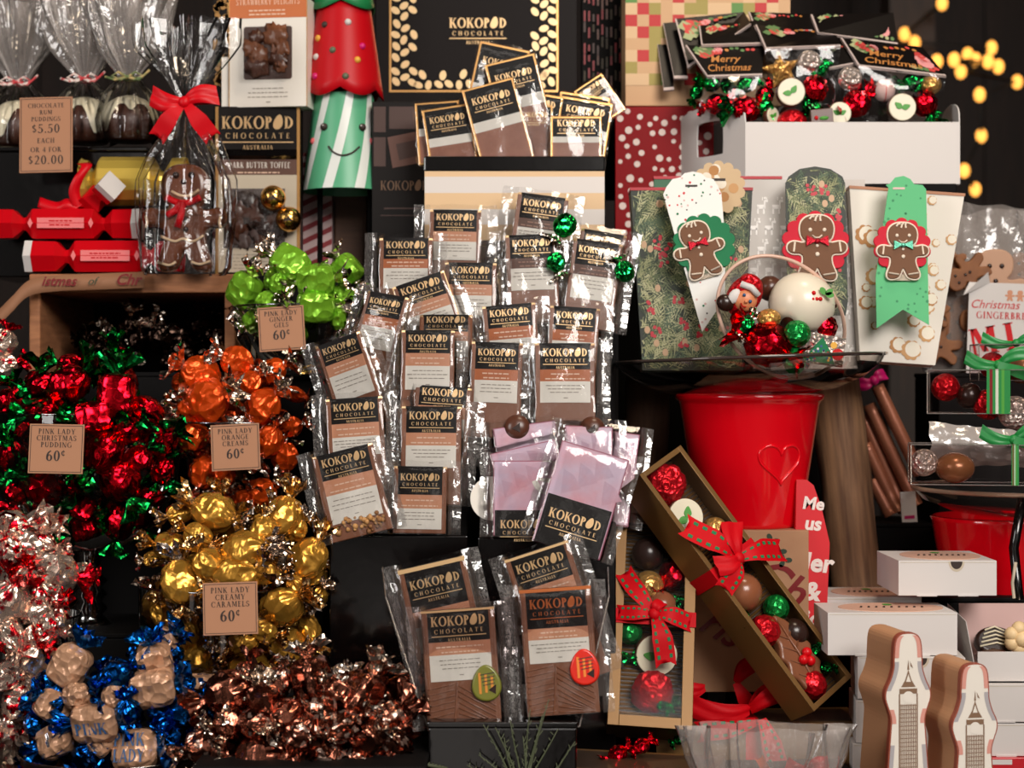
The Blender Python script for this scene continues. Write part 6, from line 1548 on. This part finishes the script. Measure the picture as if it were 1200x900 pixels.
# open cookie carton at right edge
t = thing('open_carton', 'open white carton with biscuits at the right edge', 'carton', 1196, 800, -.11)
b = MB(); b.box(-50, 60, 0, 1.2, 0, 36, WHITE); b.box(-50, 60, 84, 85, 0, 82, PINKW); b.box(-50, 60, 0, 85, 0, 1.5, WHITE); b.add([(-50, 0, 0), (-50, 85, 0), (-64, 85, 82), (-64, 0, 82 - 10)], [(0, 1, 2, 3)], WHITE); b.box(59, 60, 0, 85, 0, 60, WHITE)
b.build('box_body', t, solid=.8)
t = thing('striped_biscuit', 'dark chocolate biscuit with pale icing stripes in the open carton', 'biscuit', 1166, 752, -.06, lean=30)
MB().cookie(circ(0, 0, 24, 30, 18), 6, -6, 4, DARKCH).build('biscuit', t); b = MB()
for i in range(5): b.tube([(-20 + i * 2, -6.4, -8 + i * 5), (0, -7.4, -4 + i * 5), (19 - i * 2, -6.4, -9 + i * 5)], 1.2, ICING, 6)
b.build('icing', t)
t = thing('swirl_biscuit', 'cream piped biscuit swirl at the right edge in the open carton', 'biscuit', 1196, 748, -.075); b = MB()
for i in range(7): a = i * 2 * PI / 7; b.ball((12 * math.cos(a), -3, 12 * math.sin(a)), 9, M('piped_cream', (226, 196, 148), .5), 12)
b.ball((0, -7, 0), 10, M('piped_cream', (226, 196, 148), .5), 14); b.build('biscuit', t)
solo(MB().ball((0, 0, 0), 20, MIDCH, 24, sz=.5, jit=.2), 'chocolate_biscuit', 'rough brown biscuit under the striped one in the open carton', 'biscuit', 1164, 771, -.08)
solo(MB().ball((0, 0, 0), 16, M('oat_biscuit', (196, 150, 112), .7, bump=(120, .5, 'noise', .002)), 20, sz=.3, jit=.25), 'oat_biscuit', 'pale crumbly biscuit at the front of the open carton', 'biscuit', 1172, 776, -.095)
white_box('white carton just below the open biscuit carton', 1146, 1256, 802, 846, -.12, 90, oval=False, notch=False)
white_box('white carton lowest at the right edge above the red tin', 1148, 1256, 848, 886, -.12, 90, oval=False, notch=False)
t = thing('red_tin', 'red tin with gold lid edge in the bottom right corner', 'tin', 1196, 930, -.125); MB().box(-36, 60, 0, 70, 0, 42, M('tin_red', (190, 24, 36), .35)).rect(-34, -10, 34, 40, -.5, WHITE).box(-38, 60, -2, 72, -2, 16, GOLD2).box(-34, 60, -2.6, 0, 0, 12, INK).build('tin_body', t, bevel=1)

# ---- clock tower shaped tins
TH_ = [(0, 178), (10, 176), (15, 168), (16.5, 150), (17, 138), (21, 124), (26.5, 112), (27, 102), (23, 90), (20, 78), (21, 60), (24, 20), (27, -20), (28, -30)]
TWH = M('tower_white', (232, 224, 212), .4); TPK = M('tower_pink', (214, 150, 136), .45); TGR = M('tower_grey', (172, 166, 168), .5); TSEP = M('tower_sepia', (128, 98, 74), .6); TKR = M('tower_kraft', (196, 146, 106), .6); TRC = M('tower_red_brown', (152, 76, 56), .5)
def tower(label, px, pytop, y, spin=11):
    t = thing('tower_tin', label, 'tin', px, pytop + 178, y, spin=spin)
    out = [p for p in mirror(TH_)]; out = catmull(out, 3)
    d = 78
    b = MB().prism(out, 0, d, TKR, smooth=False); b.build('tin_body', t)
    b = MB().prism(offset(out, 1.6), -5, 3, TRC); b.build('front_rim', t)
    f = MB(); y0 = -5.4
    f.poly(out, y0, TWH)
    inn = offset(out, -3.4)
    # coloured panels along the edge
    for lo, hi, m_ in ((148, 176, TPK), (112, 146, TGR), (72, 92, TPK), (20, 56, TGR)):
        for side in (-1, 1):
            pts = [p for p in out if lo <= p[1] <= hi and p[0] * side > .5]; pts.sort(key=lambda p: p[1])
            for a, c in zip(pts, pts[1:]):
                f.add([(a[0], y0 - .3, a[1]), (c[0], y0 - .3, c[1]), (c[0] - side * 5, y0 - .3, c[1]), (a[0] - side * 5, y0 - .3, a[1])], [(0, 1, 2, 3)], m_)
    yy = y0 - .5
    f.poly([(0, 148), (-1.2, 136), (1.2, 136)], yy, TSEP); f.poly([(2, 146), (6, 138), (3, 140)], yy, TSEP); f.poly([(0, 136), (4, 124), (9, 116), (-9, 116), (-4, 124)], yy, TSEP); f.poly([(0, 131), (3, 122), (-3, 122)], yy - .2, TWH)
    f.rect(-11, 11, 108, 114, yy, TSEP); f.poly(circ(0, 104, 7, 20), yy - .1, TWH)
    for i in range(9): f.rect(-9.5 + i * 2.2, -8.5 + i * 2.2, -28, 96, yy, TSEP)
    for i in range(26): f.rect(-10, 10, -26 + i * 4.8, -25.2 + i * 4.8, yy - .05, TSEP)
    for x in (-11, 11): f.rect(x - .8, x + .8, -28, 108, yy, TSEP)
    f.build('printed_front', t)
tower('left clock tower shaped tin in front of the white cartons', 1062, 742, -.27)
tower('right clock tower shaped tin near the bottom right corner', 1140, 778, -.285)

# ---- right glass dish on its own red pail
t = thing('glass_dish', 'dark edged glass dish at the right edge on a red pail', 'cake dish', 1225, 606, .13)
MB().lathe([(0, 0), (70, 0), (110, 8), (140, 20), (152, 34)], clear_mat('dish_glass', base=.05, rough=.03, gain=1.3, tint=(206, 196, 190)), 80).build('dish', t)
MB().tube([(152 * math.cos(a * PI / 40), 152 * math.sin(a * PI / 40), 34) for a in range(80)], 2.6, M('dish_rim_pale', (190, 160, 136), .2, .3), 8, True).build('rim', t)
t = thing('red_pail', 'red pail at the right edge under the glass dish of clear boxes', 'pail', 1172, 700, .13); MB().lathe([(0, 0), (62, 0), (64, 3), (78, 90), (80, 94), (76, 96), (62, 4), (0, 4)], REDG, 60).build('pail_body', t)
plinth('display_box', 'black box under the pail at the right edge', 1096, 1250, 700, .04, .22, MATTEBLACK)
t = thing('wire_stand', 'black post of a stand at the right edge by the red pail', 'stand', 1194, 702, -.02); MB().tube([(0, 0, 0), (-6, 0, 60), (4, 0, 118)], 6, GLOSSBLACK, 10).build('post', t); MB().tube([(-8, -8, 2), (-10, -8, 20), (-6, -8, 44)], 2, CREAM2, 8).build('cord', t)

def clear_box(label, px, py, y, L, H, W, yaw, roll=0):
    t = thing('clear_box', label, 'clear box', px, py, y, yaw=yaw, roll=roll)
    MB().box(0, L, -W / 2, W / 2, 0, H, PET).build('box_body', t)
    e = MB()
    for x in (0, L):
        for y_ in (-W / 2, W / 2): e.tube([(x, y_, 0), (x, y_, H)], .7, PETEDGE, 6)
        for z in (0, H): e.tube([(x, -W / 2, z), (x, W / 2, z)], .7, PETEDGE, 6)
    for y_ in (-W / 2, W / 2):
        for z in (0, H): e.tube([(0, y_, z), (L, y_, z)], .7, PETEDGE, 6)
    e.build('fold_edges', t)
    return t
RIBG = M('ribbon_green', (30, 130, 60), .4); RIBS = M('ribbon_stripe', (204, 208, 190), .4)
def striped_band(t, x, H, W, w=16):
    b = MB(); cols = (RIBG, DKRED, RIBG, RIBS, RIBG, LEAF, RIBG, RIBG)
    for i, m_ in enumerate(cols):
        x0, x1 = x + i * w / 8, x + (i + 1) * w / 8
        b.box(x0, x1, -W / 2 - 1, -W / 2 - .5, 0, H, m_); b.box(x0, x1, -W / 2 - 1, W / 2, H + .4, H + 1, m_)
    b.build('ribbon_band', t)
    q = MB(); c = (x + w / 2, H + 6)
    bow_loop(q, 20, 40, 8, 16, 6, RIBG, -W / 4, c); bow_loop(q, 165, 38, 8, 16, 6, RIBG, -W / 4, c); bow_tail(q, 340, 44, 8, 14, RIBG, -W / 3, c); q.ball((c[0], -W / 4, c[1]), 6, RIBG, 12); q.build('bow', t)
t = clear_box('clear box lowest on the right dish, silver ball at its end', 1066, 566, -.05, 200, 46, 60, -10); striped_band(t, 112, 46, 60, 8)
ball_sweet('silver foil ball in the lowest clear box', 1083, 542, -.05, 16, BALLS)
solo(MB().ball((0, 0, 0), 24, M('bronze_choc', (150, 96, 60), .25, .35), 26, sz=.75, sx=.95), 'dome_chocolate', 'bronze dome chocolate in the lowest clear box', 'chocolate', 1119, 548, -.055)
t = clear_box('clear box in the middle of the right dish stack with striped green ribbon', 1088, 484, .015, 190, 50, 62, -16); striped_band(t, 66, 50, 62, 26)
ball_sweet('red foil ball at the left end of the middle clear box', 1108, 454, .01, 16.5, BALLR); ball_sweet('red foil ball behind the striped ribbon of the middle clear box', 1158, 474, -.0, 18, BALLR); ball_sweet('large silver foil ball right of the striped ribbon', 1190, 484, -.02, 20, BALLS)
ball_sweet('dark chocolate ball between the red balls of the middle clear box', 1136, 464, .005, 15, DARKCH, 'round_chocolate', 'chocolate')
t = clear_box('topmost clear box at the right edge with one red ball', 1142, 446, .02, 120, 42, 52, -4)
ball_sweet('red foil ball in the topmost clear box', 1163, 428, .02, 15.5, BALLR); solo(MB().ball((0, 0, 0), 20, M('bronze_choc', (150, 96, 60), .25, .35), 24, sz=.9), 'dome_chocolate', 'bronze chocolate at the right edge in the topmost clear box', 'chocolate', 1198, 432, .02)
t = thing('green_bow', 'dark green glossy ribbon bow on top of the topmost clear box', 'ribbon', 1190, 402, .0); b = MB(); bow_loop(b, 170, 40, 5, 13, 5, RIBG); bow_loop(b, 10, 34, 5, 13, 5, RIBG); bow_tail(b, 20, 40, 5, 10, RIBG); b.ball((0, -3, 0), 5, RIBG, 10); b.build('bow', t)
t = thing('cellophane_packet', 'white glinting cellophane packet between the clear boxes', 'clear bag', 1150, 540, -.03, yaw=-10)
b = MB(); b.grid(lambda u, v: ((u - .5) * 120 + 5 * nz(u * 3, v * 3), -12 * math.sin(PI * v) - 3 * nz(u * 8, v * 5, 2), -6 + 52 * v * (1 - .25 * u) + 3 * nz(u * 6, 3)), 30, 14, clear_mat('cellophane_white', base=.1, rough=.18, bump=(40, .7, 'noise', .004), gain=1.4, haze=.42)); b.build('clear_film', t)
b = MB().ball((54, 6, 16), 15, BALLR, 18); b.build('red_sweet', t)

# ---- bag of gingerbread biscuits behind at the right
t = thing('biscuit_bag', 'big clear bag of gingerbread biscuits with a white card', 'biscuit bag', 1152, 436, .33)
b = MB(); cello_bag(b, [(70, 0, .02), (76, 20, .04), (76, 130, .05), (70, 170, .07), (74, 192, .08)], 30, CLEARH, sy=.42, k=6, seed=8.1, na=110); b.build('clear_bag', t)
GBI = M('gingerbread_baked', (150, 96, 54), .65, var=(30, (112, 66, 36), .35, .7), bump=(140, .3, 'noise', .001))
r = random.Random(23); plc = [(-46, 96, .5, 20), (-30, 60, .55, -30), (-52, 30, .5, 70), (-18, 116, .5, 120), (-14, 24, .55, 10), (14, 100, .8, 0), (-40, 130, .45, 200), (-58, 64, .4, 150), (40, 60, .5, 40), (40, 110, .55, -20), (0, 60, .5, 90)]
for i, (x, z, s_, a) in enumerate(plc):
    k_ = S(.33); o_ = [(q[0], q[1] - 45 * s_) for q in gb_outline(s_)]; c, sn = math.cos(rad(a)), math.sin(rad(a))
    yy = .318 - .012 * (i % 4) if i != 5 else .295
    mb = MB().cookie([(q[0] * c - q[1] * sn, q[0] * sn + q[1] * c) for q in o_], 5, -3, 2, GBI if i != 5 else M('gingerbread_pale', (190, 148, 120), .6))
    for q in ((-9, 30), (9, 30), (0, 8), (0, -4)): mb.ball(((q[0] * c - q[1] * sn) * s_, -3.4, (q[0] * sn + q[1] * c) * s_), 3.6 * s_, DARKCH, 8, sy=.5)
    solo(mb, 'gingerbread_biscuit', 'brown gingerbread biscuit jumbled inside the big clear bag' if i != 5 else 'pale gingerbread biscuit with button marks above the white card', 'biscuit', 1152 + x, 436 - z, yy, group='biscuits in the clear bag' if i != 5 else None)
t = thing('printed_card', 'white folded card with red lettering on the biscuit bag', 'card', 1178, 440, .272, roll=-2)
b = MB().box(-46, 60, -.6, .6, 0, 108, WHITE); b.add([(-46, -.6, 108), (-22, -.7, 108), (-26, -6, 120), (-54, -6, 92)], [(0, 1, 2, 3)], WHITE)
b.script('Christmas', -14, 78, 14, -1, RED, shear=.3); b.text('GINGERBREAD', 0, 66, 8, -1, RED, wmax=78); b.text('MI', -14, 26, 32, -1, RED, rot=12, bold=1.3, sp=.3); b.text('T', 38, 36, 32, -1, RED, rot=12, bold=1.3)
for x in (2, 14, 26): b.poly([(q[0] * .12 + x, q[1] * .12 + 88) for q in gb_outline(1)], -1, PEACH)
b.build('card_sheet', t)
plinth('display_box', 'dark riser under the biscuit bag at the right', 1100, 1280, 437, .265, .4, MATTEBLACK)

# ---- pine sprigs at the bottom edge
NEED = M('pine_needle', (74, 80, 54), .6); 
t = thing('pine_sprig', 'thin frosted pine sprigs rising at the bottom edge', 'sprig', 612, 915, -.31)
r = random.Random(4)
for i, (x0, x1, z1) in enumerate(((-12, -46, 66), (-6, -30, 62), (-2, -12, 70), (4, 10, 84), (8, 30, 96), (10, 40, 60), (-16, -52, 30), (2, 2, 52), (30, 64, 46), (-10, -20, 50), (-30, -66, 18), (6, 22, 78))):
    b = MB(); pts = [(x0 + (x1 - x0) * q + 2 * math.sin(q * 3 + i), -i % 4, z1 * q) for q in (0, .25, .5, .75, 1)]
    b.tube(pts, lambda u: 1.3 - u * .8, NEED, 6)
    for j in range(9): q = j / 9; x, z = x0 + (x1 - x0) * q, z1 * q; b.tube([(x, -i % 4, z), (x + r.uniform(-4, 4), -i % 4 - 1, z + r.uniform(3, 7))], .5, NEED, 5)
    b.build('twig', t)
t = thing('pine_twig', 'single grey green twig lying at the bottom beside the copper sweets', 'sprig', 494, 897, -.30); b = MB(); b.tube([(-24, 0, 8), (0, 0, 2), (30, 0, -4)], 2.2, NEED, 8)
for i in range(12): b.tube([(-22 + i * 4, 0, 7 - i), (-18 + i * 4, -2, 11 - i)], .7, NEED, 5)
b.build('twig', t)
